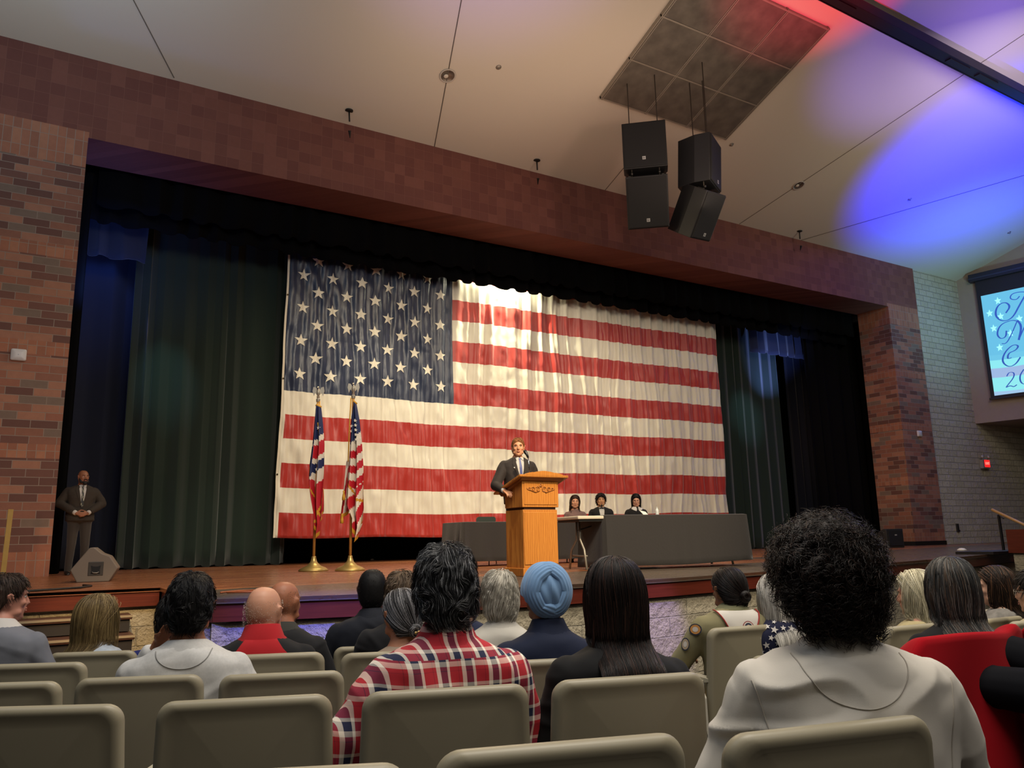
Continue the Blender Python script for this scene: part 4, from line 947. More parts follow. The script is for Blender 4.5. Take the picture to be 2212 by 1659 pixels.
# short white haired woman
p = (1079, 1291, 4.15)
h = person(*p, 20, 'woman with short straight white hair in a white shirt', skin='c79a80', sc=1.0, sw=1.02, cloth=cloth('white cotton', 'b9b4aa', .9), floor=FL(*p), vox=.010, g=.014, collar=(MATS['white cotton'], .02, .068))
make_hair(h.root, h.X, 'short', ['b9b3a6', 'd9d3c6', '8e887c'], [.5, .3, .2], 2400, 71, r=.0013, len=.085, vol=.026, wild=.25, freq=14, lift=.004, K=12, crown=(.02, -.05))
# navy shoulder beyond
p = (1000, 1296, 5.2)
h = person(*p, 20, 'person in a navy jacket almost hidden behind the plaid shirt man', skin='a9755a', sc=1.0, sw=1.12, cloth=cloth('navy jacket cloth', '1c2238', .9), floor=FL(*p), vox=.012, g=.02, gname='jacket', neck=.9)
make_hair(h.root, h.X, 'buzz', ['2a2420'], [1], 600, 72, r=.0012, len=.006, vol=.012)
# turban
NV = cloth('navy shirt cloth', '141c33', .8); p = (1178, 1292, sit(1178, 1292, 10, .4))
h = person(*p, 20, 'man in a light blue wound turban and navy shirt', skin='8f5d42', sc=1.03, sw=1.06, bw=1.05, cloth=NV, floor=FL(*p), vox=.009, g=.018, collar=(NV, .045, .070))
TB = mat('light blue turban cloth', '6d93bd', .8, sheen=.3, bump=(300, .12, .001))
tr = MB(); C0 = np.array([0, -.006, .030]); R0 = np.array([.108, .125, .128])
def dome(u, v):
    ph = 2*math.pi*u; th = .02+(1.28+.87*(.5+.5*math.cos(ph)))*v; D = np.array([math.sin(th)*math.sin(ph), -math.sin(th)*math.cos(ph), math.cos(th)])
    a = math.atan2(D[0], -D[1]+.3); ridge = .004*math.sin(26*ph*.5+3*math.sin(th*2))*min(1, v*3)
    return h.X(C0+D*(R0+ridge-.003))
tr.grid(dome, 90, 30); tr.build('turban_crown', TB, h.root, smooth=True)
def wrap(pts, w, nr, k0, nm='turban_wrap'):
    """a band of soft parallel folds over the crown; pts are directions, w its half width"""
    b = MB(); n = len(pts); K = 44; t = np.linspace(0, n-1, K); Q = np.stack([np.interp(t, range(n), [q[j] for q in pts]) for j in range(3)], 1)
    for _ in range(3): Q[1:-1] = (Q[:-2]+2*Q[1:-1]+Q[2:])/4
    Q /= np.linalg.norm(Q, axis=1, keepdims=True); T = np.gradient(Q, axis=0); T /= np.linalg.norm(T, axis=1, keepdims=True); Sd = np.cross(Q, T)
    def f(u, v):
        i = min(K-1, int(round(u*(K-1)))); s = (v-.5)*2; wid = w*(.55+.45*math.sin(math.pi*u)**.6)
        D = Q[i]+Sd[i]*s*wid; D /= np.linalg.norm(D)
        hgt = .020*math.sqrt(max(0, 1-s*s))+.0035*abs(math.sin(nr*math.pi*v+u*2+k0))-.006
        return h.X(C0+D*(R0+hgt))
    b.grid(f, K-1, 26); b.build(nm, TB, h.root, smooth=True)
bk = lambda x, z, y=-1: (x, y, z)
wrap([bk(.15, -1.0), bk(-.62, -.72), bk(-1.1, 0), bk(-.85, .8), bk(-.2, 1.25), bk(.3, 1.3)], .38, 6, 0)
wrap([bk(-.15, -.95), bk(.62, -.72), bk(1.1, 0), bk(.85, .8), bk(.2, 1.35), bk(-.3, 1.4)], .38, 6, 1)
wrap([(-.72, .75, .35), (-.4, .95, .42), (0, 1, .45), (.4, .95, .42), (.72, .75, .35)], .24, 5, 2)
wrap([bk(-.45, -.62), bk(0, -.80), bk(.45, -1.0)], .30, 4, 2)
# scout in khaki with a white neckerchief
KH = cloth('khaki uniform cloth', '7d7658', .9); p = (1575, 1276, sit(1575, 1276, 19, .22))
h = person(*p, 24, 'scout in a khaki uniform with a white neckerchief and dark hair in a bun', skin='8f6248', sc=.98, yaw=-12, sw=1.06, up=.10, cloth=KH, floor=FL(*p), vox=.008, g=.018, gname='uniform_shirt', sleeve=.6, elbow=[(-.30, .06, -.50), (.25, .03, -.52)], wrist=[(-.16, .28, -.50), (.12, .26, -.60)], collar=(cloth('olive collar', '6b6a50'), .02, .066))
make_hair(h.root, h.X, 'bun', ['1a1312', '120e0d', '33241f'], [.55, .35, .1], 2200, 81, r=.0013, vol=.012, K=11, at=(.022, -.105, -.028), br=.036)
NK = mat('white neckerchief cloth', 'c2bcb4', .9); rd = mat('red piping', '8c2420', .8)
patch(h, [(-.115, -.205), (-.085, -.27), (-.045, -.34), (-.006, -.40)], [(.115, -.205), (.085, -.27), (.045, -.34), (.006, -.40)], -1, .006, NK, 'neckerchief', 12, 8, lift=.004)
seam(h, [(-.118, -.205), (-.088, -.27), (-.048, -.34), (0, -.405)], -1, .004, rd, 'neckerchief_piping', .010); seam(h, [(.118, -.205), (.088, -.27), (.048, -.34), (0, -.405)], -1, .004, rd, 'neckerchief_piping', .010)
def disc(P, x, z, r, side, mats, name, off=.012, rings=((1, 0), (.86, 1), (.7, 2), (.4, 3), (.3, 3)), sq=1.0):
    b = MB(); q, n_ = surf(P, x, z, side, off); n_ = Vector(n_); a = n_.cross(Vector((0, 0, 1))).normalized(); c = n_.cross(a)
    vs = [[Vector(q)+(a*math.cos(t)*sq+c*math.sin(t))*r*k*P.sc+n_*.0008*i for t in np.linspace(0, 2*math.pi, 20, endpoint=False)] for i, (k, _) in enumerate(rings)]
    for i in range(len(rings)-1): b.loft([vs[i], vs[i+1]], rings[i][1], cap=False)
    b.add(vs[-1], [tuple(range(20))], rings[-1][1]); return b.build(name, mats, P.root)
pm = [mat('patch red', '7c2a2a', .8), mat('patch white', 'b8b0a8', .8), mat('patch navy', '1a2036', .8), mat('patch tan', '9c8a72', .8), mat('patch gold', 'b07a3c', .8)]
disc(h, .028, -.285, .033, -1, pm, 'round_patch')
def sleeve_patch(P, t, i, w, h_, mats, name, mi):
    A, B_ = P.B(P.sh[i]), P.B(P.el[i]); c = A+(B_-A)*t; s = -1 if i == 0 else 1; o = c+np.array((s*.3, -.22, .05)); hh = P.bvh.ray_cast(Vector(o), (Vector(c)-Vector(o)).normalized()); q = Vector(hh[0]); n_ = Vector(hh[1]); a = n_.cross(Vector((0, 0, 1))).normalized(); cc = a.cross(n_)
    b = MB()
    for k, (sc_, mm) in enumerate(((1, 0), (.82, mi), (.45, 1))):
        b.add([q+n_*(.004+.0008*k)+(a*math.cos(t_)*w+cc*math.sin(t_)*h_)*sc_ for t_ in np.linspace(0, 2*math.pi, 14, endpoint=False)], [tuple(range(14))], mm)
    b.build(name, mats, P.root)
pk = [pm[2], pm[1], pm[4], pm[3], pm[0]]
sleeve_patch(h, .06, 0, .040, .030, pk, 'shoulder_patch', 2); sleeve_patch(h, .45, 0, .028, .034, pk, 'sleeve_patch', 3); sleeve_patch(h, .16, 1, .036, .03, pk, 'shoulder_patch', 1)
# white haired person in the star shirt
SB = cloth('navy star shirt cloth', '171a33', .85); p = (1678, 1296, 4.35)
h = person(*p, 22, 'white haired person in a navy shirt printed with white stars', skin='c79a80', sc=.98, sw=1.0, up=.11, cloth=SB, floor=FL(*p), vox=.010, g=.018, gname='star_shirt', sleeve=.6, tilt=-4)
make_hair(h.root, h.X, 'long', ['b5b0a8', 'd5d0c8', '8b867e'], [.5, .3, .2], 2200, 91, r=.0013, L=.33, vol=.018, K=16, flare=.04, bodyy=-.18, wave=.003, part=.01)
def starfan(b, q, n_, r, rot, m=0):
    n_ = Vector(n_); a = n_.cross(Vector((0, 0, 1))).normalized(); c = a.cross(n_); q = Vector(q)
    b.add([q]+[q+(a*math.sin(rot+k*math.pi/5)+c*math.cos(rot+k*math.pi/5))*(r if k % 2 == 0 else r*.42) for k in range(10)], [(0, 1+k, 1+(k+1) % 10) for k in range(10)], m)
b = MB(); rs = np.random.default_rng(5)
for i in range(9):
    for j in range(11):
        x = -.23+.050*i+(.025 if j % 2 else 0)+rs.uniform(-.006, .006); z = -.21-.036*j+rs.uniform(-.005, .005)
        q, n_ = surf(h, x, z, -1, .005)
        if n_[1] < -.15: starfan(b, q, n_, .019*rs.uniform(.7, 1.15), rs.uniform(-.4, .4))
b.build('star_print', mat('white print', 'bdb8b4', .8), h.root)
patch(h, [(.105, -.20), (.115, -.27), (.12, -.35), (.12, -.45)], [(.14, -.20), (.15, -.27), (.155, -.35), (.155, -.45)], -1, .005, [mat('white print', 'bdb8b4', .8), rd], 'striped_panel', 10, 6, mf=lambda u, v: 1 if .3 < v < .75 else 0)
# platinum blond woman in tan, fist near her chin
TN = cloth('tan pullover cloth', 'a0936f', .9); p = (1980, 1287, sit(1980, 1287, 21, .27))
h = person(*p, 36, 'woman with long platinum blond hair in a tan top, seen in profile', skin='c08d74', sc=1.0, yaw=-52, sw=1.02, cloth=TN, floor=FL(*p), vox=.009, g=.018, gname='top', tilt=0,
           elbow=[(-.24, .22, -.42), (.22, .05, -.52)], wrist=[(-.24, .22, -.15), (.12, .26, -.6)], hands=((.1, -.25, 1), (0, 1, -.2)), palm=((.9, .2, 0), (0, 0, -1)), curl=1.0)
make_hair(h.root, h.X, 'long', ['b9b096', 'd8cfb4', '8f8668'], [.45, .35, .2], 2600, 101, r=.0013, L=.46, vol=.020, K=20, flare=.06, bodyy=-.19, wave=.008, wfreq=22)
patch(h, [(-.02, -.215), (-.03, -.3), (.02, -.42)], [(.13, -.215), (.16, -.3), (.16, -.42)], -1, .004, cloth('navy yoke cloth', '161a26'), 'navy_panel', 8, 6)
# woman with long grey-brown hair, black top
p = (2056, 1277, sit(2056, 1277, 22, .24))
h = person(*p, 40, 'woman with long grey brown wavy hair and a black top beside the red jacket', skin='b98a6c', sc=1.02, yaw=-6, sw=1.02, cloth=cloth('black knit', '101114', .9), floor=FL(*p), vox=.009, g=.016, gname='top')
make_hair(h.root, h.X, 'long', ['3a3a3a', '262626', '6d6a66', '5b4c40'], [.38, .27, .2, .15], 3600, 111, r=.0012, L=.54, vol=.020, K=24, flare=.07, bodyy=-.20, wave=.010, wfreq=26)
b = MB(); b.tube([(.075*math.sin(a), .02-.0*a, .035+.088*math.cos(a)) for a in np.linspace(-1.3, 1.3, 15)], .0035, 6); b.v = [tuple(h.X((np.array(v)-SKULL_C)*1.16+SKULL_C)) for v in b.v]; b.build('sunglasses_frame', mat('dark plastic', '161219', .3), h.root, smooth=True)
# brown haired girl in profile
p = (2152, 1270, 5.25)
h = person(*p, 22, 'girl with long brown hair in profile at the far right', skin='c79a80', sc=.98, yaw=-50, sw=.95, cloth=cloth('grey patterned top', '6e6a66', .9, var=.3, vscale=20), floor=FL(*p), vox=.010, g=.014, gname='top')
make_hair(h.root, h.X, 'long', ['241914', '17110e', '4d3526', '6b4a33'], [.5, .25, .15, .1], 2200, 121, r=.0014, L=.40, vol=.018, K=18, flare=.05, bodyy=-.15, wave=.006, wfreq=22)
# khaki person cut by the right edge
p = (2238, 1282, 4.75)
h = person(*p, 24, 'person in a khaki shirt with bright patches, cut off by the right edge', skin='c79a80', sc=1.0, yaw=-40, sw=1.05, cloth=cloth('pale khaki cloth', 'a59c7c', .9), floor=FL(*p), vox=.010, g=.018, gname='uniform_shirt', sleeve=.6)
make_hair(h.root, h.X, 'short', ['1a1512', '2b221d'], [.6, .4], 1400, 131, r=.0015, len=.06, vol=.02, wild=.3, K=8)
face_bits(h, '2a1c14', glasses='8d8478', brow=False)
sleeve_patch(h, .10, 0, .045, .035, [pm[1], pm[4], pm[0], pm[2]], 'shoulder_patch', 1); sleeve_patch(h, .40, 0, .03, .03, [pm[1], pm[0], pm[4], pm[2]], 'sleeve_patch', 2)
# blond woman with glasses at the left
p = (212, 1342, sit(212, 1342, 15))
h = person(*p, 24, 'woman with a straight dark blond bob and glasses, pale checked shirt', skin='c08d74', sc=1.0, yaw=38, sw=1.0, cloth=cloth('pale blue check cloth', '98a0aa', .9, var=.15, vscale=40), floor=FL(*p), vox=.009, g=.016, collar=(mat('pale blue check cloth', 'x'), .03, .068))
make_hair(h.root, h.X, 'long', ['6d5a3a', '8d7850', '4c3d26'], [.5, .28, .22], 3200, 141, r=.0012, L=.31, vol=.026, K=18, flare=.05, bodyy=-.16, wave=.002, fall=-.02, phm=2.2)
face_bits(h, '4c3d26', glasses='3a2a22', brow=False)
# man in the grey suit at the left edge
p = (14, 1294, sit(14, 1294, 11, .6))
GS = cloth('blue grey suiting', '64666e', .85)
h = person(*p, 27, 'man in a grey suit jacket at the left edge, face in profile', skin='b07a68', sc=1.02, yaw=48, sw=1.12, bw=1.08, cloth=GS, floor=FL(*p), vox=.008, g=.024, gname='suit_jacket', collar=(mat('white shirt cloth', 'b4b0ac', .85), .030, .068))
make_hair(h.root, h.X, 'short', ['2e211a', '1f1611', '44322a'], [.5, .3, .2], 2600, 151, r=.0012, len=.035, vol=.014, wild=.3, freq=20, lift=.005, K=8, lim=.97)
face_bits(h, '2e211a', brow=True)
# person in blue half hidden by the sweater man
p = (373, 1335, 4.8)
h = person(*p, 22, 'person with black hair in a royal blue top hidden behind the grey sweater man', skin='b98a6c', sc=1.0, sw=1.08, cloth=cloth('royal blue cloth', '161f5e', .85), floor=FL(*p), vox=.011, g=.016, gname='top')
make_hair(h.root, h.X, 'short', ['0e0d0e', '1b1919'], [.7, .3], 1300, 161, r=.0015, len=.05, vol=.02, wild=.2, K=8)
# legs at the lower right: a seat across the aisle and the person in it
P0 = at(2172, 1590, 3.1); az = -4; fwd = np.array([math.sin(rad(az)), math.cos(rad(az)), 0]); rt = np.array([fwd[1], -fwd[0], 0]); SF = P0-fwd*.56+rt*.22
fz = P0[2]-.42; r = empty('theater_seat', (SF[0], SF[1], fz), -rad(az), 'grey and red cushioned seat across the aisle at the lower right corner', 'seat', 'rows of beige theater seats')
for nm, me in (('seat_back', BACKM), ('back_cushion', CUSHM), ('seat_cushion', SEATM)): link(nm, me, r)
for s in (1, -1):
    o = link('seat_standard', LEGM, r); q = link('armrest', ARMM, r)
    if s < 0: o.scale.x = -1; q.scale.x = -1
MB().loft([[(.232*math.cos(a)*s, .34+.235*math.sin(a)*s, z) for a in np.linspace(0, 2*math.pi, 28, endpoint=False)] for s, z in ((.8, .30), (.99, .33), (1.0, .375), (.9, .40))]).build('seat_underside', mat('dark red upholstery', '5a1518', .8), r, smooth=True)
HC = np.array([SF[0], SF[1], fz])+fwd*.24+np.array([0, 0, .44+.80])
hh = person(0, 0, 0, az, 'person in dark trousers with crossed legs, only the knees in view', skin='b98a6c', sc=1.0, cloth=cloth('dark top cloth', '1b1c22'), floor=fz, pos=HC, vox=.012, legs=False, wrist=[(-.10, .10, -.60), (.10, .10, -.60)], hands=((1, .1, -.1), (-1, .1, -.1)))
DT = mat('dark trouser cloth', '0c0d12', .9, spec=.15)
b = MB(); B_ = hh.B
chain(b, [B_((.10, .0, -.70)), B_((.06, .43, -.60)), B_((-.16, .50, -.62)), B_((-.20, .56, -1.0))], [.105, .085, .07, .055], 12)
chain(b, [B_((-.10, .0, -.72)), B_((-.12, .46, -.71)), B_((-.12, .45, -1.17))], [.105, .080, .055], 12)
tm = remesh(b, .012, 4, 'trousers'); tm.materials.append(DT); link('trousers', tm, hh.root)
for q, dd in (((-.20, .56, -1.0), (0, .12, -.10)), ((-.12, .45, -1.17), (0, .14, -.03))):
    b = MB(); capsule(b, B_(q), B_(np.array(q)+dd), .04, .032, 12); b.build('shoe', mat('black shoe leather', '141313', .35), hh.root, smooth=True)
make_hair(hh.root, hh.X, 'short', ['2b221d'], [1], 500, 171, r=.002, len=.05, vol=.02, K=6)
# ---------------------------------------------------------------- ceiling things
def ceil_R(): return Matrix.Rotation(-math.atan(SL), 4, 'X')
def on_ceiling(name, P, label, cat, group=None):
    e = empty(name, P, 0, label, cat, group); e.rotation_euler.x = -math.atan(SL); return e
WHT = mat('off white metal', 'b8b0a4', .5)
for i, (px, py, r, lab) in enumerate(((967, 163, .155, 'round recessed ceiling light over the stage centre, larger of the near pair'), (1725, 400, .15, 'round recessed ceiling light right of the hanging loudspeakers'))):
    e = on_ceiling('ceiling_light', onc(px, py, .0), lab, 'ceiling light', 'round recessed ceiling lights')
    MB().lathe([(r, .0), (r+.02, -.012), (r+.015, -.022), (r-.005, -.022), (r-.02, -.004), (r-.02, 0)], n=32).build('trim_ring', WHT, e, smooth=True)
    MB().lathe([(0, -.002), (r-.03, -.004), (r-.02, -.014), (r-.012, -.018), (r-.008, -.004), (0, -.001)], n=32).build('reflector', mat('dim reflector', '7c7368', .25, .6), e, smooth=True)
    MB().ell((-.03, .02, -.012), (.05, .05, .02)).build('bulb', mat('frosted bulb', 'cfc6b4', .4), e, smooth=True)
for px, py, lab in ((1077, 145, 'small ceiling sprinkler plate right of the round ceiling light'), (1580, 312, 'small ceiling sprinkler plate beside the upper right loudspeaker'), (1965, 430, 'tiny ceiling sprinkler plate under the blue glow'), (2180, 502, 'tiny ceiling sprinkler plate near the right wall')):
    e = on_ceiling('sprinkler', onc(px, py), lab, 'sprinkler', 'ceiling sprinkler plates')
    MB().lathe([(0, 0), (.055, 0), (.06, -.008), (.035, -.016), (.012, -.018), (.012, -.05), (.022, -.052), (0, -.056)], n=16).build('plate', mat('sprinkler chrome', '968d80', .35, .5), e, smooth=True)
# three by three grid of grille panels
c0 = onc(1298, 207); c1 = onc(1568, 292); c2 = onc(1790, 55); WX = (c1[0]-c0[0]); LY = abs(c2[1]-c1[1])/math.cos(math.atan(SL))
e = on_ceiling('ceiling_grille', ((c0[0]), (c0[1]+c1[1])/2, ZT+SL*(YW-(c0[1]+c1[1])/2)-.07), 'three by three grid of dark grille panels in the ceiling above the loudspeakers', 'ceiling grille')
gm_ = bpy.data.materials.new('perforated grille'); gm_.use_nodes = True; n = N(gm_); n.link(n.ramp(n.noise(3, 3), [(.3, srgb('5c554c')), (.7, srgb('746c61'))]), n.b.inputs['Base Color']); n.b.inputs['Roughness'].default_value = .5; n.b.inputs['Metallic'].default_value = .3; n.bump(n.noise(160, 1), .4, .002)
w3, l3 = WX/3, LY/3
for i in range(3):
    for j in range(3):
        MB().box2((i*w3+.035, -j*l3-.02, -.02), ((i+1)*w3-.035, -(j+1)*l3+.02, .02)).build('grille_panel', gm_, e)
b = MB()
for i in range(4): b.box2((i*w3-.03, .03, -.03), (i*w3-.008, -LY-.03, .05)); b.box2((i*w3+.008, .03, -.03), (i*w3+.03, -LY-.03, .05))
for j in range(4): b.box2((-.03, -j*l3-.016, -.028), (WX+.03, -j*l3+.016, .04))
b.build('frame', mat('grille frame', '968c7e', .4, .3), e)
# loudspeaker cluster
SPK = mat('loudspeaker cabinet', '08080a', .6, bump=(90, .1, .001)); GRL = mat('loudspeaker grille', '050506', .85, bump=(300, .4, .002))
def face_frame(O, rz, rx, ry=0): return Matrix.Translation(O) @ Matrix.Rotation(rz, 4, 'Z') @ Matrix.Rotation(rx, 4, 'X') @ Matrix.Rotation(ry, 4, 'Y')
def speaker_box(px, py, d, rz, rx, ry, w, h_, dep, lab, badge, hang):
    w, h_, dep = w*1.16, h_*1.16, dep*1.16; badge = badge and (badge[0]*1.16, badge[1]*1.16)
    O = at(px, py, d); e = empty('loudspeaker', O, 0, lab, 'loudspeaker', 'hanging loudspeaker cluster'); e.matrix_world = face_frame(O, rz, rx, ry)
    # local: front faces -y, w x h front, narrower back
    b = MB(); fw, bw_ = w/2, w/2*.62; hh = h_/2
    rings = [[(-x, y, z) for x, z in ((-1*f, -hh*g), (f, -hh*g), (f, hh*g), (-f, hh*g))] for y, f, g in ((0, fw-.008, .99), (.012, fw, 1), (dep*.45, fw, 1), (dep, bw_, 1 if True else .9))]
    b.loft(rings); b.build('cabinet', SPK, e, fix=True, bevel=.012)
    MB().loft([[(x, y, z) for x, z in ((-f, -g), (f, -g), (f, g), (-f, g))] for y, f, g in ((-.001, fw-.02, hh-.02), (-.022, fw-.022, hh-.022), (-.03, fw-.045, hh-.045))]).build('grille', GRL, e, fix=True)
    if badge:
        q = MB().box((badge[0], -.032, badge[1]), (.07, .008, .07)).build('badge', mat('silver badge', 'b9b9b6', .35, .4), e)
        # small square emblem with two joined letter strokes
        b = MB(); s = .018
        for p_, q_ in (((-1, 1), (-1, -1)), ((-1, 1), (-.1, 1)), ((-1, 0), (-.2, 0)), ((-1, -1), (0, -1)), ((-.1, .6), (.5, -1)), ((.5, -1), (1.1, .9))):
            b.tube([(badge[0]+p_[0]*s, -.037, badge[1]+p_[1]*s), (badge[0]+q_[0]*s, -.037, badge[1]+q_[1]*s)], .003, 4)
        b.build('emblem', mat('badge black', '0c0c0c', .4), q)
    for s in (-1, 1):
        MB().box((s*fw*.8, dep*.3, hh+.008), (.06, .12, .016)).build('rigging_plate', mat('rigging steel', '33322f', .4, .8), e)
    for (lx, ly, top) in hang:
        p = e.matrix_world @ Vector((lx, ly, hh)); tz = ZT+SL*(YW-p.y)-.06 if top is None else p.z+top
        q = MB().tube([(lx, ly, hh), tuple(e.matrix_world.inverted() @ Vector((p.x, p.y, tz)))], .011, 6).build('suspension_cable', mat('steel cable', '4b453d', .4, .7), e)
        if top is not None:
            MB().lathe([(.012, -.03), (.028, -.01), (.028, .02), (.012, .04)], (lx, ly, hh+.05), 8).build('shackle', MATS['rigging steel'], e, smooth=True)
    return e
D_ = 16.9
speaker_box(1392, 312, D_, rad(-41), rad(2), rad(0), .80, .90, .62, 'upper left black loudspeaker of the hanging cluster, facing straight out', (-.02, -.27), ((-.3, .2, None), (.3, .2, None)))
speaker_box(1399, 437, D_, rad(-40), rad(27), 0, .76, .95, .56, 'lower left black loudspeaker of the hanging cluster', (.0, -.32), ((-.3, .1, .26), (.28, .1, .26)))
speaker_box(1545, 352, D_+.15, rad(30), rad(4), rad(-1), .72, .92, .64, 'upper right black loudspeaker of the hanging cluster, turned to the right', (.1, -.34), ((-.25, .1, None), (.25, .25, None), (.1, .5, None)))
speaker_box(1530, 468, D_-.05, rad(16), rad(33), rad(-8), .62, .88, .64, 'lower right black loudspeaker of the hanging cluster, tilted steeply down', (.05, -.33), ((-.2, .2, .25),))
# lighting slot near the top right
A = onc(1700, -62, .35); Q = onc(2330, 267, .35)
e = empty('lighting_batten', A, 0, 'long black lighting slot crossing the ceiling at the upper right', 'lighting batten'); d_ = Q-A; L_ = np.linalg.norm(d_); e.matrix_world = Matrix.Translation(A) @ Vector((1, 0, 0)).rotation_difference(Vector(d_)).to_matrix().to_4x4()
MB().box2((-3, -.13, -.12), (L_+3, .12, .12)).build('housing', mat('black batten', '0d0c12', .5), e, bevel=.01)
MB().box2((-3, .125, -.13), (L_+3, .145, .10)).build('lip', mat('batten lip', '0c0b10', .5), e)
for x in (1.2, 5.4, 6.6): MB().box2((x, -.08, -.15), (x+.8, .06, -.118)).build('vent', mat('batten lip', '2a2733'), e, bevel=.006)
# rods poking from ceiling and wall
for px, py, lab in ((750, 246, 'short black pipe hanger above the left part of the brick lintel'), (1154, 352, 'short black pipe hanger above the middle of the brick lintel'), (1720, 503, 'short black pipe hanger near the right end of the brick lintel')):
    P = onc(px, py+2); P[1] -= .12; P[2] = ZT+SL*(YW-P[1]); e = empty('pipe_hanger', P, 0, lab, 'hanger', 'black pipe hangers along the lintel')
    MB().lathe([(0, 0), (.085, 0), (.085, -.015), (.02, -.02), (0, -.02)], n=14).build('flange', mat('black iron', '15120f', .6), e, smooth=True)
    MB().tube([(0, 0, -.01), (.02, .02, -.24)], .018, 8).build('rod', mat('black iron', '15120f'), e, smooth=True); MB().tube([(.02, .0, -.46), (.06, .08, -.58)], [.035, .008], 6).build('hook', mat('black iron', '15120f'), e)
# ---------------------------------------------------------------- walls: access points, exit sign, screen
for px, py, lab in ((40, 767, 'white rounded wireless access point on the left brick pier'), (1985, 937, 'white rounded wireless access point on the right brick pier')):
    P = ony(px, py, YW); e = empty('wireless_access_point', P, 0, lab, 'access point', 'white access points on the brick piers')
    MB().loft([[(x*s, y, z*s2) for x, z in rrect(.115, -.10, .12, .05, 0, 5)] for y, s, s2 in ((0, .96, .96), (-.01, 1, 1), (-.035, .98, .98), (-.05, .88, .88), (-.052, .3, .3))]).build('cover', mat('white plastic', 'c4c2c4', .4), e, smooth=True)
    MB().box((0, -.053, .0), (.012, .004, .012)).build('status_light', mat('grey led', '8a9096', .3), e)
P = ony(2125, 1003, YW-.0); e = empty('exit_sign', P, 0, 'lit red EXIT sign with two emergency lamps on the pale block wall', 'exit sign')
MB().box((0, -.03, 0), (.40, .12, .30)).build('housing', mat('exit housing', '8b8680', .5), e, bevel=.01)
pf = MB().box((.05, -.096, .02), (.30, .014, .24)).build('sign_face', mat('exit red glow', 'e01818', .4, emit=2.2), e)
import_font = None
def text_mesh(txt, size, ext, m, name, parent, M4):
    c = bpy.data.curves.new('t', 'FONT'); c.body = txt; c.size = size; c.extrude = ext; c.align_x = 'CENTER'; c.align_y = 'CENTER'
    o = bpy.data.objects.new('t', c); COL.objects.link(o); dg = bpy.context.evaluated_depsgraph_get(); me = bpy.data.meshes.new_from_object(o.evaluated_get(dg)); bpy.data.objects.remove(o, do_unlink=True)
    me.name = name; me.materials.clear(); me.materials.append(m); q = link(name, me, parent); q.matrix_local = M4; return q
text_mesh('EXIT', .125, .003, mat('exit letters', 'ff8a7a', .4, emit=1.6), 'letters', pf, Matrix.Translation((.05, -.106, .02)) @ Matrix.Rotation(rad(90), 4, 'X'))
for s in (-1, 1):
    q = MB().tube([(s*.13, -.03, .15), (s*.17, -.04, .21)], .012, 6).build('lamp_arm', mat('exit housing', '8b8680'), e); MB().lathe([(0, 0), (.045, .01), (.055, .06), (.0, .065)], n=14).build('emergency_lamp', mat('lamp plastic', 'a8a4a0', .4), e, smooth=True).matrix_local = Matrix.Translation((s*.17, -.06, .24)) @ Matrix.Rotation(rad(55*s), 4, 'Y') @ Matrix.Rotation(rad(60), 4, 'X')
P = ony(2067, 1140, YW+.04); e = empty('wall_socket', P, 0, 'small dark wall box low on the pale block wall', 'wall box'); MB().box((0, -.02, 0), (.10, .06, .26)).build('box', mat('dark wall box', '1c1a18', .6), e, bevel=.005); MB().box((.07, -.02, -.10), (.06, .05, .05)).build('cord_plug', mat('dark wall box', '1c1a18'), e)
# projection screen on the side wall; frame: x runs along the wall towards the audience
ux = Vector((dx, dy, 0)); uz = Vector((0, 0, 1)); un = Vector((dy, -dx, 0)).normalized()
un = Vector((-abs(dy), -dx, 0)).normalized()
M4 = Matrix(((ux.x, un.x, 0, CX+un.x*.06), (ux.y, un.y, 0, YW+un.y*.06), (0, 0, 1, 0), (0, 0, 0, 1)))
e = empty('projection_screen', (0, 0, 0), 0, 'pull-down projection screen on the right wall with a glowing blue slide', 'projection screen'); e.matrix_world = M4
s0, s1, zb, zt = .72, 5.9, 4.93, 8.47
MB().box2((.42, -.02, 9.02), (6.2, .20, 9.30)).build('housing', mat('navy screen housing', '191c2c', .45), e, bevel=.02)
MB().box2((.42, .17, 9.10), (6.2, .215, 9.16)).build('housing_trim', mat('housing trim', '2b3044', .35), e)
MB().box2((.60, .08, 4.86), (6.02, .10, 9.05)).build('fabric', mat('black screen border', '15161f', .6), e)
MB().box2((.55, .06, 4.80), (6.07, .12, 4.87)).build('bottom_bar', mat('navy screen housing', '191c2c'), e, bevel=.01)
sm_ = bpy.data.materials.new('projected slide'); sm_.use_nodes = True; n = N(sm_); x, y, z = n.sep(n.obj())
wave = n.math('ADD', z, n.math('MULTIPLY', n.math('SINE', n.math('MULTIPLY', x, 1.1)), .12))
c = n.ramp(n.math('DIVIDE', n.math('SUBTRACT', wave, 4.9), 3.6), [(0, srgb('9fc6ea')), (.07, srgb('8feaf0')), (.20, srgb('9db8e2')), (.29, srgb('8ceaf2')), (.37, srgb('6cc6e8')), (.42, srgb('66c0e6'))], True)
n.b.inputs['Base Color'].default_value = (.02, .02, .02, 1); n.link(c, n.b.inputs['Emission Color']); n.b.inputs['Emission Strength'].default_value = 1.0
b = MB().box2((s0, .101, zb), (s1, .106, zt)); rs = np.random.default_rng(8)
stm = mat('projected pale star', '9aeef0', .5, emit=1.0); INK = mat('projected navy ink', '2b4fa0', .5, emit=.9)
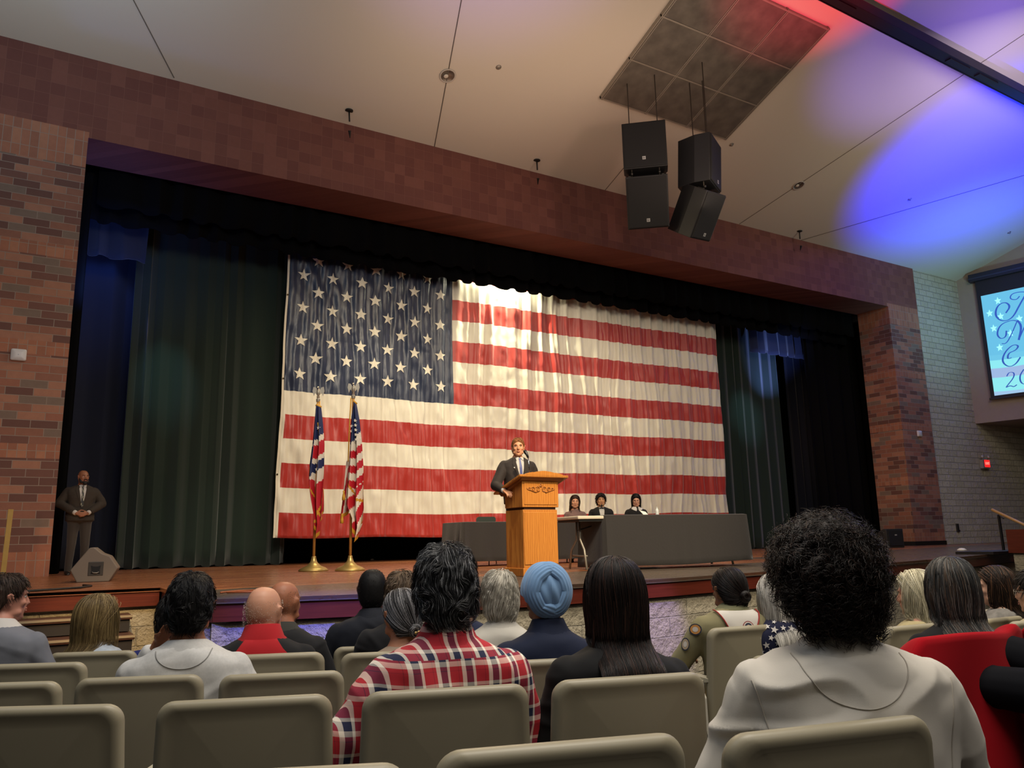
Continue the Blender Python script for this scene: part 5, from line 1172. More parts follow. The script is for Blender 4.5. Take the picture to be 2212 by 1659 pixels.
for (x, z) in ((1.22, 8.18), (.92, 7.80), (1.24, 7.62), (.98, 7.25), (1.78, 7.42), (1.46, 6.98), (1.08, 6.55), (2.2, 8.2), (2.6, 6.5), (2.7, 7.6), (3.3, 8.1), (3.4, 7.0), (4.1, 7.7), (4.4, 6.7), (5.1, 8.0), (5.3, 7.1)):
    b.add([(x, .109, z)]+[(x+math.sin(k*math.pi/5)*(.11 if k % 2 == 0 else .048), .109, z+math.cos(k*math.pi/5)*(.14 if k % 2 == 0 else .06)) for k in range(10)], [(0, 1+k, 1+(k+1) % 10) for k in range(10)], 1)
sl = b.build('slide', [sm_, stm], e)
def script(strokes, ox, oz, s, name):
    """calligraphic strokes: (points, thin, thick)"""
    b = MB()
    for pts, w0, w1 in strokes:
        P = np.array(pts, float)
        for _ in range(3):
            Q = [P[0]]
            for i in range(len(P)-1): Q += [P[i]*.75+P[i+1]*.25, P[i]*.25+P[i+1]*.75]
            P = np.array(Q+[P[-1]])
        T = np.gradient(P, axis=0); T /= np.linalg.norm(T, axis=1, keepdims=True)+1e-9; Nn = np.stack([-T[:, 1], T[:, 0]], 1); W_ = (w0+(w1-w0)*np.abs(T[:, 1:2])**2)*.5
        A_, B_ = P+Nn*W_, P-Nn*W_; vs = [(ox+p[0]*s, .112, oz+p[1]*s) for p in A_]+[(ox+p[0]*s, .112, oz+p[1]*s) for p in B_]; k = len(P)
        b.add(vs, [(i, i+1, k+i+1, k+i) for i in range(k-1)])
    return b.build(name, INK, sl)
script([([(.42, .38), (.62, .62), (.45, .85), (.15, .75), (.02, .35), (.25, .05), (.62, .10), (.95, .62), (1.25, 1.05)], .03, .075), ([(1.3, 1.02), (1.05, 1.12), (.72, 1.12), (.62, .92), (.85, .82), (.98, .95)], .03, .05)], 1.05, 7.38, .85, 'letter_i')
script([([(.45, .55), (.40, .28), (.18, .22), (.05, .48), (.25, .88), (.70, .98), (.88, .90)], .03, .07), ([(.2, .02), (.38, -.02), (.62, .35), (.92, .92)], .03, .05), ([(.92, .92), (1.05, .62), (.86, .05)], .03, .09), ([(.86, .05), (1.1, .50), (1.35, .95)], .03, .05)], 1.0, 6.66, .78, 'letter_n')
script([([(.50, .42), (.32, .38), (.40, .66), (.70, .72), (.86, .92), (.62, 1.02), (.25, .72), (.08, .30), (.32, .0), (.62, .08), (.85, .38)], .03, .08)], 1.02, 5.83, .74, 'letter_c')
script([([(.12, .68), (.28, .92), (.55, .85), (.50, .55), (.1, .12), (.0, .0)], .03, .08), ([(0, .0), (.25, .08), (.42, -.04), (.60, .08)], .05, .06)], 1.10, 5.16, .55, 'digit_two')
script([([(.35, .95), (.08, .60), (.08, .15), (.35, .0), (.62, .3), (.62, .75), (.35, .95)], .03, .09)], 1.50, 5.16, .55, 'digit_zero')
for ox, oz, s_, ww in ((2.22, 7.45, .62, 'v'), (1.86, 5.86, .52, 'i')):
    script([([(-.12, .98), (.12, .98)], .05, .05), ([(0, .98), (0, .5), (0, .02)] if ww == 'i' else [(0, .98), (.2, .4), (.32, .02)], .06, .16)]+([([(-.14, .02), (.14, .02)], .05, .05)] if ww == 'i' else [([(.32, .02), (.45, .5), (.62, .98)], .04, .06)]), ox, oz, s_, 'small_capital')
# ---------------------------------------------------------------- stage props
OAK = bpy.data.materials.new('honey oak'); OAK.use_nodes = True; n = N(OAK)
wv = n.new('ShaderNodeTexWave'); wv.inputs['Scale'].default_value = 5; wv.inputs['Distortion'].default_value = 7; wv.inputs['Detail'].default_value = 3; wv.inputs['Detail Scale'].default_value = 1.2
mp = n.new('ShaderNodeMapping'); mp.inputs['Scale'].default_value = (2.6, 2.6, .35); n.link(n.obj(), mp.inputs[0]); n.link(mp.outputs[0], wv.inputs['Vector'])
n.link(n.ramp(wv.outputs[1], [(.0, srgb('a9662a')), (.35, srgb('bd7833')), (1, srgb('c8843b'))]), n.b.inputs['Base Color']); n.b.inputs['Roughness'].default_value = .35; n.bump(n.noise(60, 2, stretch=(3, 3, .2)), .1, .001)
OAKD = mat('oak carving', '8e5220', .4)
# lectern: front left foot seen at (1131, 1246)
a = onz(1131, 1246, 0); LZ = rad(2)
e = empty('lectern', (a[0], a[1], 0), LZ, 'honey oak lectern with a carved scroll on its front, centre stage', 'lectern')
wl, dl = .555, .42
MB().box2((0, 0, 0), (wl, dl, .10)).build('plinth', OAK, e, bevel=.008)
b = MB(); b.box2((.02, .012, .10), (wl-.02, dl-.01, .80)); b.build('lower_body', OAK, e, bevel=.005)
b = MB(); b.box2((.03, .002, .14), (wl-.03, .012, .77)); b.build('lower_front_panel', OAK, e, bevel=.004)
b = MB(); b.prism([(-.004, .83), (dl-.02, .83), (dl-.02, .99), (-.004, 1.16)], .005, wl-.005, 'x'); b.build('upper_body', OAK, e, bevel=.005, fix=True)
MB().box2((.03, -.012, .86), (wl-.03, -.003, 1.13)).build('upper_front_panel', OAK, e, bevel=.004)
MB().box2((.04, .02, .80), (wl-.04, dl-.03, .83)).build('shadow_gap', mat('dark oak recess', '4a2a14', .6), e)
b = MB(); b.prism([(-.10, 1.195), (-.10, 1.225), (dl+.10, 1.035), (dl+.10, 1.005)], -.09, wl+.09, 'x'); b.build('reading_desk', OAK, e, bevel=.006, fix=True)
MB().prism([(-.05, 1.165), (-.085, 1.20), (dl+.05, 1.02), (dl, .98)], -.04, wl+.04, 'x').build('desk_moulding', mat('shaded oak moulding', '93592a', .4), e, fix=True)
cr = [(0, 0), (wl+.16, 0)]+[((wl+.16)*(1-t), .012+.055*max(0, math.sin(math.pi*min(1, max(0, (t-.08)/.84))))**.6*(.72+.28*abs(math.cos(math.pi*(t-.5)*2)) if .25 < t < .75 else .9)) for t in np.linspace(0, 1, 25)]
MB().prism([(x-.08, z+1.205) for x, z in cr], -.10, -.078, 'y').build('scalloped_crest', OAK, e, fix=True)
b = MB()
for s in (-1, 1):
    for (ox, r0, turns) in ((.045, .034, 1.4), (.115, .028, 1.3), (.17, .020, 1.1)):
        b.tube([(wl/2+s*(ox+(r0*(1-t*.75))*math.cos(t*turns*6.28+.5)), -.016, 1.05+r0*(1-t*.75)*math.sin(t*turns*6.28+.5)) for t in np.linspace(0, 1, 20)], [.005*(1-.5*t) for t in np.linspace(0, 1, 20)], 5)
    b.tube([(wl/2+s*.02, -.016, 1.03), (wl/2+s*.08, -.016, 1.012), (wl/2+s*.14, -.016, 1.03), (wl/2+s*.20, -.016, 1.045), (wl/2+s*.215, -.016, 1.065)], [.004, .007, .005, .004, .003], 5)
b.ell((wl/2, -.014, 1.09), (.022, .008, .016)); b.ell((wl/2, -.014, 1.115), (.010, .006, .012)); b.build('carved_scroll', OAKD, e, smooth=True)
mc = empty('microphone', (e.location.x+wl/2-.10, e.location.y+.10, 1.08), 0, 'black microphone on a thin chrome gooseneck above the lectern', 'microphone')
MB().lathe([(0, 0), (.022, 0), (.022, .012), (0, .014)]).build('base', mat('black mic', '131316', .4), mc); MB().tube([(0, 0, .01), (.0, .0, .28), (-.005, .01, .38)], .0065, 8).build('gooseneck', mat('chrome', 'c8c8c8', .2, 1), mc, smooth=True)
q = MB().tube([(-.005, .01, .37), (-.012, .03, .415), (-.018, .045, .44), (-.024, .06, .465)], [.012, .017, .024, .022], 12).build('capsule', mat('black mic', '131316'), mc, smooth=True)
# tables
BT = mat('black table cloth', '231f1e', .85, sheen=.2, bump=(30, .25, .01)); 
def table_cloth(p0, p1, dep, h_, drop, label, seed, folds=.0, tslope=0):
    """p0,p1 front corners on the deck; dep towards the back"""
    p0 = np.array(p0[:2]); p1 = np.array(p1[:2]); L_ = np.linalg.norm(p1-p0); ang = math.atan2(*(p1-p0)[::-1])
    e = tag(bpy.data.objects.new('x', None)); bpy.data.objects.remove(e)
    b = MB(); per = []
    w = .012
    for t in np.linspace(0, 1, 70, endpoint=False): per.append((t*L_, -w, 0, -1))
    for t in np.linspace(0, 1, 24, endpoint=False): per.append((L_+w, t*dep, 1, 0))
    for t in np.linspace(0, 1, 70, endpoint=False): per.append((L_-t*L_, dep+w, 0, 1))
    for t in np.linspace(0, 1, 24, endpoint=False): per.append((-w, dep-t*dep, -1, 0))
    rings = []
    for sc_, z in ((.0, h_+.006), (.98, h_+.006)):
        rings.append([(L_/2+(x-L_/2)*sc_, dep/2+(y-dep/2)*sc_, z) for x, y, _, _ in per])
    for k in range(9):
        t = k/8; rr = []
        for i, (x, y, nx, ny) in enumerate(per):
            s_ = i/len(per)*2*math.pi; o = .012+folds*t*(.5+.5*math.sin(s_*22+seed+2*math.sin(s_*5)))+.02*t; cor = max(0, 1-min(abs(x+w), abs(x-L_-w))/.12)*max(0, 1-min(abs(y+w), abs(y-dep-w))/.12)
            nx2, ny2 = nx+(1 if x > L_/2 else -1)*cor*.8, ny+(1 if y > dep/2 else -1)*cor*.8
            rr.append((x+nx2*o, y+ny2*o, h_-drop*t+.010*math.sin(s_*3+seed)*t-(.0 if tslope == 0 else tslope*(x/L_)*t)))
        rings.append(rr)
    b.loft(rings, cap=False); o = b.build('tablecloth', BT, smooth=True, angle=50); o.location = (p0[0], p0[1], 0); o.rotation_euler.z = ang; tag(o, label, 'tablecloth', 'black cloths on the stage tables'); o.modifiers.new('s', 'SOLIDIFY').thickness = .003
    return p0, ang, L_
fp0 = onz(1262, 1232, 0); fp1 = onz(1612, 1219, 0)
fp0 = at(1250, 1160, 10.7)[:2]; r_ = ray(1608, 1160)
fp1 = next(CAM[:2]+r_[:2]*t for t in np.arange(16, 9, -.01) if np.linalg.norm(CAM[:2]+r_[:2]*t-fp0) < 2.75)
def folding_table(p0, p1, dep, h_, label):
    p0 = np.array(p0[:2]); p1 = np.array(p1[:2]); L_ = np.linalg.norm(p1-p0); e = empty('folding_table', (p0[0], p0[1], 0), math.atan2(*(p1-p0)[::-1]), label, 'table', 'folding tables on the stage')
    MB().box2((0, 0, h_-.045), (L_, dep, h_)).build('tabletop', mat('off white table plastic', 'c9bda8', .5), e, bevel=.012)
    MB().box2((.03, .03, h_-.075), (L_-.03, dep-.03, h_-.045)).build('apron_frame', mat('dark table frame', '1b1a1a', .5), e)
    for x, s in ((.18, 1), (L_-.18, -1)):
        for y in (.10, dep-.10):
            MB().tube([(x, dep/2+(y-dep/2)*.15, h_-.06), (x, dep/2+(y-dep/2)*.2, h_-.32), (x-s*.015, dep/2+(y-dep/2)*.75, h_-.46), (x-s*.02, y, .02)], .016, 10).build('leg', mat('grey powder coated steel', '8b8478', .4, .4), e, smooth=True)
        MB().tube([(x+.0, .12, .20), (x, dep-.12, .20)], .012, 8).build('leg_brace', mat('grey powder coated steel', '8b8478'), e, smooth=True)
    for x in (.18, L_-.18): MB().tube([(x, dep/2, .55), (x+(.45 if x < 1 else -.45), dep/2, h_-.07)], .010, 6).build('fold_strut', mat('dark table frame', '1b1a1a'), e)
    return e
folding_table(fp0, fp1, .72, .74, 'folding table at the front of the stage with its pale left end bare')
dv = (fp1-fp0)/np.linalg.norm(fp1-fp0); nv = np.array([-dv[1], dv[0]])
table_cloth(fp0+dv*.42, fp1+dv*.03, .72, .742, .70, 'black cloth hanging over the front folding table, creased in squares', 1, .006, tslope=-.03)
bp0 = at(1003, 1160, 13.4)[:2]; bp1 = bp0+np.array([4.2, .1])
folding_table(bp0, bp1, .72, .74, 'long folding table at the back with the seated people')
table_cloth(bp0, bp1, .72, .742, .66, 'black cloth with deep vertical folds over the back table', 2, .05)
for px, py, col, lab in ((1051, 1122, '39403c', 'dark green grey chair back poking above the left end of the back table'), (1213, 1126, '5a1d1c', 'dark red chair back just right of the lectern')):
    P = at(px, py, 14.9 if px < 1100 else 15.6); ch = empty('stacking_chair', (P[0]+.1, P[1]+.75, 0), 0, lab, 'chair'); ch.location = (P[0], P[1], 0); cm_ = mat('chair plastic '+col, col, .5); hh_ = P[2]+.05
    MB().loft([[(x, y+.15*(hh_-z), z) for x, z in rrect(.21*s, hh_-.34*s2, hh_, .05, 0, 5)] for y, s, s2 in ((0, .97, .99), (.01, 1, 1), (.025, .97, .99))]).build('backrest', cm_, ch, fix=True)
    MB().box2((-.21, -.45, .43), (.21, .0, .455)).build('seat', cm_, ch, bevel=.01)
    for sx in (-1, 1):
        for sy in (-.43, .02): MB().tube([(sx*.19, sy, .44), (sx*.21, sy*1.05, .0)], .011, 6).build('leg', mat('grey powder coated steel', '8b8478'), ch)
        MB().tube([(sx*.17, .03, .44), (sx*.18, .03, hh_-.2)], .010, 6).build('back_post', mat('grey powder coated steel', '8b8478'), ch)
P = at(1429, 1108, 9.9); P[2] = .75
bt = tag(MB().lathe([(r_*.8, z_*.6) for r_, z_ in ((0, 0), (.030, 0), (.032, .02), (.030, .09), (.032, .12), (.014, .165), (.012, .185), (.014, .187), (.014, .20), (0, .20))], n=16).build('water_bottle', mat('clear plastic', 'c9ccca', .15), smooth=True), 'small clear water bottle on the front table', 'bottle'); bt.location = (fp0[0]+dv[0]*1.55+nv[0]*.45, fp0[1]+dv[1]*1.55+nv[1]*.45, .752)
pa = tag(MB().loft([[(x, y, z) for x, y in ((-.07, -.05), (.07, -.05), (.07, .05), (-.07, .05))] for z in (0, .003)]).build('paper', mat('white paper', 'd9d4ca', .8), fix=True), 'white paper tilted up on the front table below the woman in black', 'paper'); pa.location = (fp0[0]+dv[0]*1.36+nv[0]*.5, fp0[1]+dv[1]*1.36+nv[1]*.5, .785); pa.rotation_euler = (rad(40), rad(8), .2)
# wedge monitor on the left, small monitor by the right pier
def wedge(P, rz, w, prof, m1, label, handle=True):
    e = empty('stage_monitor', (P[0], P[1], 0), rz, label, 'stage monitor', 'stage monitor loudspeakers')
    MB().prism(prof, 0, w, 'y').build('cabinet', m1, e, fix=True, bevel=.012)
    if handle:
        cx_ = sum(p[0] for p in prof)/len(prof)+.0; MB().box2((cx_-.09, -.006, .08), (cx_+.09, .01, .26)).build('handle_plate', mat('handle plate', '3a342e', .5), e, bevel=.006)
        MB().prism([(cx_+x*.75, z*.75-.012) for x, z in ((-.075, .155), (.075, .155), (.065, .225), (.08, .30), (.03, .282), (-.03, .282), (-.08, .30), (-.065, .225))], -.010, .0, 'y').build('handle_cup', mat('dark handle cup', '0b0a0a', .7), e, fix=True)
        MB().tube([(cx_+x*.75, y, z*.75-.012) for x, y, z in ((-.055, -.012, .19), (-.03, -.018, .172), (.03, -.018, .172), (.055, -.012, .19))], .008, 6).build('handle_bar', mat('pale handle bar', '8a8176', .3, .5), e, smooth=True)
    return e
WM = mat('grey brown speckled cabinet', '77695b', .6, bump=(200, .3, .002))
pa_ = onz(157, 1260, 0); d0 = 10.9
Pw = onz(155, 1259, 0); wz = rad(24)
wedge(Pw, rad(-8), .55, [(x*.54, z*.66) for x, z in ((0.10, 0), (.80, 0), (.98, .26), (.78, .50), (.60, .56), (.42, .68), (.32, .67), (-.06, .24))], WM, 'grey brown wedge stage monitor with a handle recess in front of the left pier')
Pm = ony(1918, 1178, YW-1.2); e = empty('stage_monitor', (Pm[0], Pm[1], 0), rad(0), 'dark stage monitor standing at the foot of the right brick pier', 'stage monitor', 'stage monitor loudspeakers')
MB().prism([(0, 0), (.62, 0), (.55, .30), (.10, .52), (0, .52)], 0, .75, 'x').build('cabinet', mat('dark monitor cabinet', '2a2a2b', .55), e, fix=True, bevel=.012); MB().box2((.06, -.02, .06), (.69, 0, .46)).build('grille', mat('dark monitor grille', '1a1b1d', .7), e); MB().box2((.33, -.028, .33), (.42, -.018, .37)).build('badge', mat('silver badge', 'b9b9b6'), e)
# cable on the deck by the left monitor
cb = tag(MB().tube([(x, y, .012) for x, y in ((-1.0, 9.95), (-.2, 9.9), (.2, 10.1), (.5, 10.3), (.62, 10.6), (.55, 10.9))], .012, 6).build('cable', mat('black cable', '0d0c0c', .6), smooth=True), 'black cable on the stage floor in front of the left monitor', 'cable')
cb2 = tag(MB().tube([(x, y, .010) for x, y in ((1.55, 8.0), (1.75, 8.15), (2.0, 8.05), (2.02, 7.9), (1.8, 7.85), (1.6, 7.95))], .008, 6).build('cable', mat('orange cable', 'a5562c', .6), smooth=True), 'small loop of orange cable on the dark apron', 'cable')
for px, py in ((590+0, 1217), (780, 1209), (850, 1205), (920, 1203)):
    P = onz(px, py, 0); tag(MB().lathe([(0, 0), (.05, 0), (.045, .02), (.02, .035), (0, .037)], n=12).build('floor_light', mat('small white floor light', 'd8d6d0', .4), smooth=True), 'tiny white light on the stage floor under the giant flag', 'floor light', 'tiny lights under the flag').location = (P[0], min(P[1], 19.2), 0)
P = onz(2078, 1189, 0); tag(MB().lathe([(0, 0), (.10, 0), (.10, .015), (.05, .05), (0, .055)], n=16).build('floor_light', mat('small white floor light', 'd8d6d0'), smooth=True), 'small white puck light on the stage floor right of the right pier', 'floor light').location = (P[0], P[1], 0)
# plank at the left, railing and far stair block on the right
Pa = at(12, 1246, 12.1); e = tag(MB().box2((-.035, -.02, 0), (.035, .02, 1.05)).build('wooden_post', mat('yellow pine', 'a88a45', .6, var=.1), bevel=.004), 'upright yellow pine post in front of the left brick pier', 'post'); Pq = onz(6, 1249, 0); Pq = ony(6, 1244, 14.6); e.location = (Pq[0], 14.6, 0); e.rotation_euler.y = rad(1)
Pr = at(2168, 1186, 15.5); e = empty('stair_railing', (Pr[0], Pr[1], 0), 0, 'black stair railing with a sloping wooden handrail at the far right of the stage', 'railing'); T = at(2143, 1101, 15.6); T2 = at(2290, 1170, 14.2); o_ = np.array([Pr[0], Pr[1], 0])
MB().tube([T-o_, T2-o_], .028, 10).build('handrail', mat('pale wood handrail', '9c7a4d', .45), e, smooth=True); TM = at(2157, 1112, 15.5)
MB().tube([(0, 0, 0), TM-o_], .028, 8).build('post', mat('black steel', '121113', .5), e); MB().tube([TM-o_, at(2168, 1120, 15.4)-o_], .015, 6).build('bracket', mat('black steel', '121113'), e); MB().box2((-1.3, -.5, 0), (.35, .2, .05)).build('base_rail', mat('black steel', '121113'), e)
Ps = at(2172, 1144, 14.6); Pb = at(2176, 1190, 14.6); b = MB(); S(MB().box2((Ps[0], Ps[1]-3, Ps[2]-.42), (Ps[0]+6, Ps[1], Ps[2])).build('trim_12', FASC)); S(MB().box2((Ps[0]+.06, Ps[1]-2.95, -.3), (Ps[0]+6, Ps[1]-.05, Ps[2]-.42)).build('wall_ramp', STONE))
# ---------------------------------------------------------------- flags on poles
GOLD = mat('gold fringe', 'c48f22', .6, bump=(200, .4, .003)); POLE = mat('oak flag pole', 'b8843e', .35); SIL = mat('antique silver', 'b5ad9e', .35, .6)
def pole_flag(px, py, label, kind, top_px):
    P = onz(px, py, 0); d = (P-CAM)@FW; e = empty('flag_pole', P, rad(-28), label, 'flag', 'flags on poles beside the lectern'); Ht = at(top_px[0], top_px[1], d)[2]; k = Ht/3.15
    MB().lathe([(0, 0), (.235, 0), (.24, .02), (.20, .05), (.11, .09), (.06, .14), (.045, .18), (.035, .22), (.035, .235), (0, .24)], n=28).build('base', mat('brass base', 'b59a5c', .35, .6), e, smooth=True)
    MB().tube([(0, 0, .2), (0, 0, Ht-.22)], .022, 12).build('pole', POLE, e, smooth=True)
    b = MB(); b.lathe([(.03, Ht-.24), (.035, Ht-.2), (.02, Ht-.17), (.03, Ht-.15), (.0, Ht-.14)]); b.ell((0, 0, Ht-.08), (.03, .04, .07)); b.ell((0, -.03, Ht+.005), (.018, .028, .018)); b.tube([(0, -.05, Ht+.005), (0, -.075, Ht-.01)], [.01, .003], 6)
    for s in (-1, 1):
        b.loft([[(s*x, .01+t, z) for x, z in ((.012, Ht-.05), (.045, Ht+.01), (.085, Ht+.02), (.10, Ht-.05), (.075, Ht-.14), (.055, Ht-.08), (.03, Ht-.11))] for t in (-.006, .006)])
    b.build('eagle_finial', SIL, e, smooth=False)
    # draped cloth: gathered panels hanging from the pole top
    us = kind == 'us'
    hR = [(0, .02, .05), (.12, -.02, .10), (.3, -.04, .15), (.5, -.06, .19), (.66, -.08, .20), (.8, -.09, .22), (.9, .02, .20), (1, .04, .12)] if us else [(0, -.02, .05), (.12, -.04, .08), (.3, -.07, .12), (.5, -.12, .13), (.62, -.13, .13), (.75, -.08, .12), (.9, .00, .12), (1, .02, .08)]
    z1 = Ht-.30; z0 = z1-(2.28 if not us else 2.36)*k*1.0
    def fl(u, v):
        a = np.interp(v, [q[0] for q in hR], [q[1] for q in hR]); c_ = np.interp(v, [q[0] for q in hR], [q[2] for q in hR])
        x = a+(c_-a)*u; f = .035+.05*v; y = -.05+f*math.sin(u*2*math.pi*2.2+v*2.2)-.02
        zz = z1+(z0-z1)*v*(1-.16*abs(u-.6))-.04*u
        return (x+.012*math.sin(u*14+v*3), y, zz)
    nu, nv = 44, 90
    def mf(u, v):
        s = v+(u-.5)*.10
        if us:
            if v > .965 and True: return 3
            if u > .955 and v > .60: return 3
            if u < .045 and v > .70: return 3
            if abs(v-(.62+.13*u)) < .010: return 3
            if s < .30-.04*u: return 2
            return 0 if int((s-.30)*(18 if s < .64 else 11)+(u*2.2 if s > .64 else 0)) % 2 else 1
        if v > .965 or (u < .06 and .52 < v): return 3
        if abs((v-.70)-.30*(u-.3)) < .012 or abs((v-.84)+.25*(u-.6)) < .012: return 3
        if s < .26: return 2
        if u < .30 and s < .55: return 2
        if s < .305: return 1
        if s < .41: return 0
        if s < .45: return 1
        if s < .52: return 2
        if s < .575 and u < .5: return 1
        if s < .62: return 1 if u > .4 else 0
        return 0
    rm, wm, bm_ = mat('nylon red', 'b51f2b', .45), mat('nylon white', 'd8cfc0', .45), mat('nylon blue', '232a52', .45)
    b = MB(); b.cloth(fl, nu, nv, .004, mf=mf)
    spots = [(u, v) for v in (.135, .17, .205, .24, .275) for u in (.45, .72)]+[(.25, .19), (.22, .23), (.88, .265)] if us else [(.6, .10), (.7, .17), (.12, .33), (.62, .485)]
    for (u, v) in spots:
        q = np.array(fl(u, v)); r_ = .030 if us else .036
        b.add([tuple(q+(0, -.010, 0))]+[tuple(q+(math.sin(j*math.pi/5)*(r_ if j % 2 == 0 else r_*.42), -.010, math.cos(j*math.pi/5)*(r_ if j % 2 == 0 else r_*.42))) for j in range(10)], [(0, 1+j, 1+(j+1) % 10) for j in range(10)], 1)
    b.build('flag_cloth', [rm, wm, bm_, GOLD], e, smooth=True, angle=60)
    # gold cord and tassel, fringe strip along the leading edge
    cx_ = .03 if not us else -.035
    MB().tube([(cx_, -.02, z1+.07), (cx_*1.4, -.05, z1-.5), (cx_*(1.5 if us else .6), -.07, z1-1.0 if us else z1-.3)], .010, 6).build('cord', GOLD, e, smooth=True)
    if us:
        for (x, zz) in ((-.11, z1-1.62*k), (-.13, z1-2.0*k)): MB().lathe([(.004, .10), (.018, .08), (.012, .06), (.026, .0), (.028, -.06), (0, -.065)], (x, -.09, zz), 10).build('tassel', GOLD, e, smooth=True)
        # shorter second fall of cloth behind, on the left
        q = MB(); q.cloth(lambda u, v: (-.10-.08*v+(.14)*u, .03+.03*math.sin(u*7+v*3), z1-1.0*k-1.0*k*v+.10*u*v), 16, 30, .004, mf=lambda u, v: 3 if v > .93 else (0 if int(u*3+v*1.2) % 2 else 1)); q.build('flag_tail', [rm, wm, bm_, GOLD], e, smooth=True)
    else:
        q = MB(); q.cloth(lambda u, v: (.03+.09*u+.02*v, .03+.03*math.sin(u*7+v*3), z1-1.45*k-.55*k*v*(1-.3*u)), 14, 20, .004, mf=lambda u, v: 3 if v > .88 or u > .9 else 0); q.build('flag_tail', [rm, wm, bm_, GOLD], e, smooth=True)
    MB().tube([fl(0.0, .0), fl(.5, 0), fl(1, 0)], .022, 6).build('pole_sleeve', GOLD, e, smooth=True)
pole_flag(677, 1234, 'state flag with a blue triangle and gold fringe on the left pole', 'ohio', (686, 823))
pole_flag(756, 1233, 'American flag with gold fringe on the right pole, nearer the lectern', 'us', (750, 815))
# ---------------------------------------------------------------- people on the stage
SUIT = cloth('charcoal brown suiting', '2b2523', .75); SHW = mat('white shirt cloth', 'b4b0ac', .85)
def suit_front(h, shirt, tie, suitm, tw=.016, top=-.195, bottom=-.50, stripes=None, bow=False):
    patch(h, [(-.045, top), (-.052, -.26), (-.038, -.36), (-.006, bottom)], [(.045, top), (.052, -.26), (.038, -.36), (.006, bottom)], 1, .004, shirt, 'shirt_front', 12, 6)
    for s in (-1, 1):
        patch(h, [(s*.050, top+.015), (s*.058, -.26), (s*.042, -.36), (s*.004, bottom)], [(s*.085, top-.005), (s*.105, -.28), (s*.085, -.34), (s*.012, bottom-.01)], 1, .007, suitm, 'lapel', 12, 3)
        patch(h, [(s*.008, top+.012), (s*.012, top-.012)], [(s*.055, top+.016), (s*.045, top-.045)], 1, .012, shirt, 'shirt_collar', 3, 3)
    if bow:
        b = MB(); q, _n = surf(h, 0, top-.02, 1, .02)
        for s in (-1, 1): b.ell(tuple(q+np.array((s*.026, 0, 0))), (.026, .010, .015))
        b.ell(tuple(q), (.010, .012, .010)); b.build('bow_tie', tie, h.root, smooth=True)
    else:
        patch(h, [(-.014, top-.01), (-.010, top-.035), (-tw, -.34), (-tw*1.2, bottom+.03), (-.004, bottom)], [(.014, top-.01), (.010, top-.035), (tw, -.34), (tw*1.2, bottom+.03), (.004, bottom)], 1, .010, tie, 'tie', 20, 3, mf=stripes)
# speaker behind the lectern
P = np.array([e_.location for e_ in [o for o in bpy.data.objects if o.name == 'lectern']][0]); hp = at(1119, 967, ((P-CAM)@FW)+.88)
h = person(1119, 967, 0, 0, 'man in a dark suit and blue tie speaking at the lectern', skin='c98f6c', sc=1.0, yaw=14, pos=hp, floor=0.0, stand=True, sw=1.08, bw=1.02, cloth=SUIT, trouser='211d1c', vox=.007, g=.022, gname='suit_jacket', low=-.98, fold=.005,
           elbow=[(-.27, -.02, -.54), (.33, .06, -.55)], wrist=[(-.17, .20, -.60), (.285, .30, -.635)], hands=((.35, .8, -.25), (-.25, .85, -.30)), palm=((0, -.1, -1), (-.2, -.3, -1)), curl=.5, jaw=1.0, neck=.92)
h.root.rotation_euler.z = rad(180-14)
face_bits(h, '8a5a34', lips='b06a58'); suit_front(h, SHW, mat('blue tie silk', '33407e', .5), SUIT)
make_hair(h.root, h.X, 'short', ['8a5a34', '6b4424', 'a87446'], [.5, .3, .2], 1800, 201, r=.0016, len=.022, vol=.012, wild=.25, K=6, lim=.88, lift=.004, fwd=.3)
q, n_ = surf(h, .085, -.33, 1, .012); b = MB(); b.ell(tuple(q), (.010, .004, .010)); b.build('lapel_pin', mat('silver badge', 'b9b9b6'), h.root)
for i, s in enumerate((-1, 1)):
    A, E_ = h.B(h.wr[i]), h.B(h.el[i]); d_ = (A-E_)/np.linalg.norm(A-E_); b = MB(); capsule(b, A-d_*.03, A+d_*.005, .036, .036, 12, flat1=True); b.build('shirt_cuff', SHW, h.root, smooth=True)
# man at the left pier
hp = at(180, 1031, 13.7); Fz = 0
h = person(180, 1031, 0, 0, 'bearded bald man in a dark suit standing at the left brick pier', skin='8a5a42', sc=1.02, yaw=-18, pos=hp, floor=0.0, stand=True, sw=1.18, bw=1.12, bd=1.1, cloth=cloth('dark brown suiting', '332c26', .8), trouser='2f2924', vox=.008, g=.026, gname='suit_jacket', low=-.98, fold=.006,
           elbow=[(-.32, -.01, -.50), (.32, -.01, -.50)], wrist=[(-.09, .20, -.66), (.09, .20, -.66)], hands=((.85, .25, -.25), (-.85, .25, -.2)), palm=((0, -1, 0), (0, -1, 0)), curl=.5)
h.root.rotation_euler.z = rad(180+4)
face_bits(h, '15100e'); suit_front(h, SHW, [mat('black tie silk', '1a191a', .5), mat('olive tie stripe', '8d8c78', .6)], MATS['dark brown suiting'], stripes=lambda u, v: 1 if int(u*20+v*2) % 4 == 0 else 0, bottom=-.56)
b = MB(); capsule(b, (0, .060, -.088), (0, .078, -.106), .040, .030, 14)
for s in (-1, 1): capsule(b, (s*.066, .015, -.025), (s*.052, .050, -.080), .014, .026, 10)
b.tube([(-.030, .092, -.060), (-.018, .100, -.045), (0, .103, -.042), (.018, .100, -.045), (.030, .092, -.060)], [.007, .008, .007, .008, .007], 8)
me = remesh(b, .004, 2, 'beard'); set_co(me, h.X(get_co(me))); me.materials.append(mat('black beard', '0f0c0b', .8)); link('beard', me, h.root)
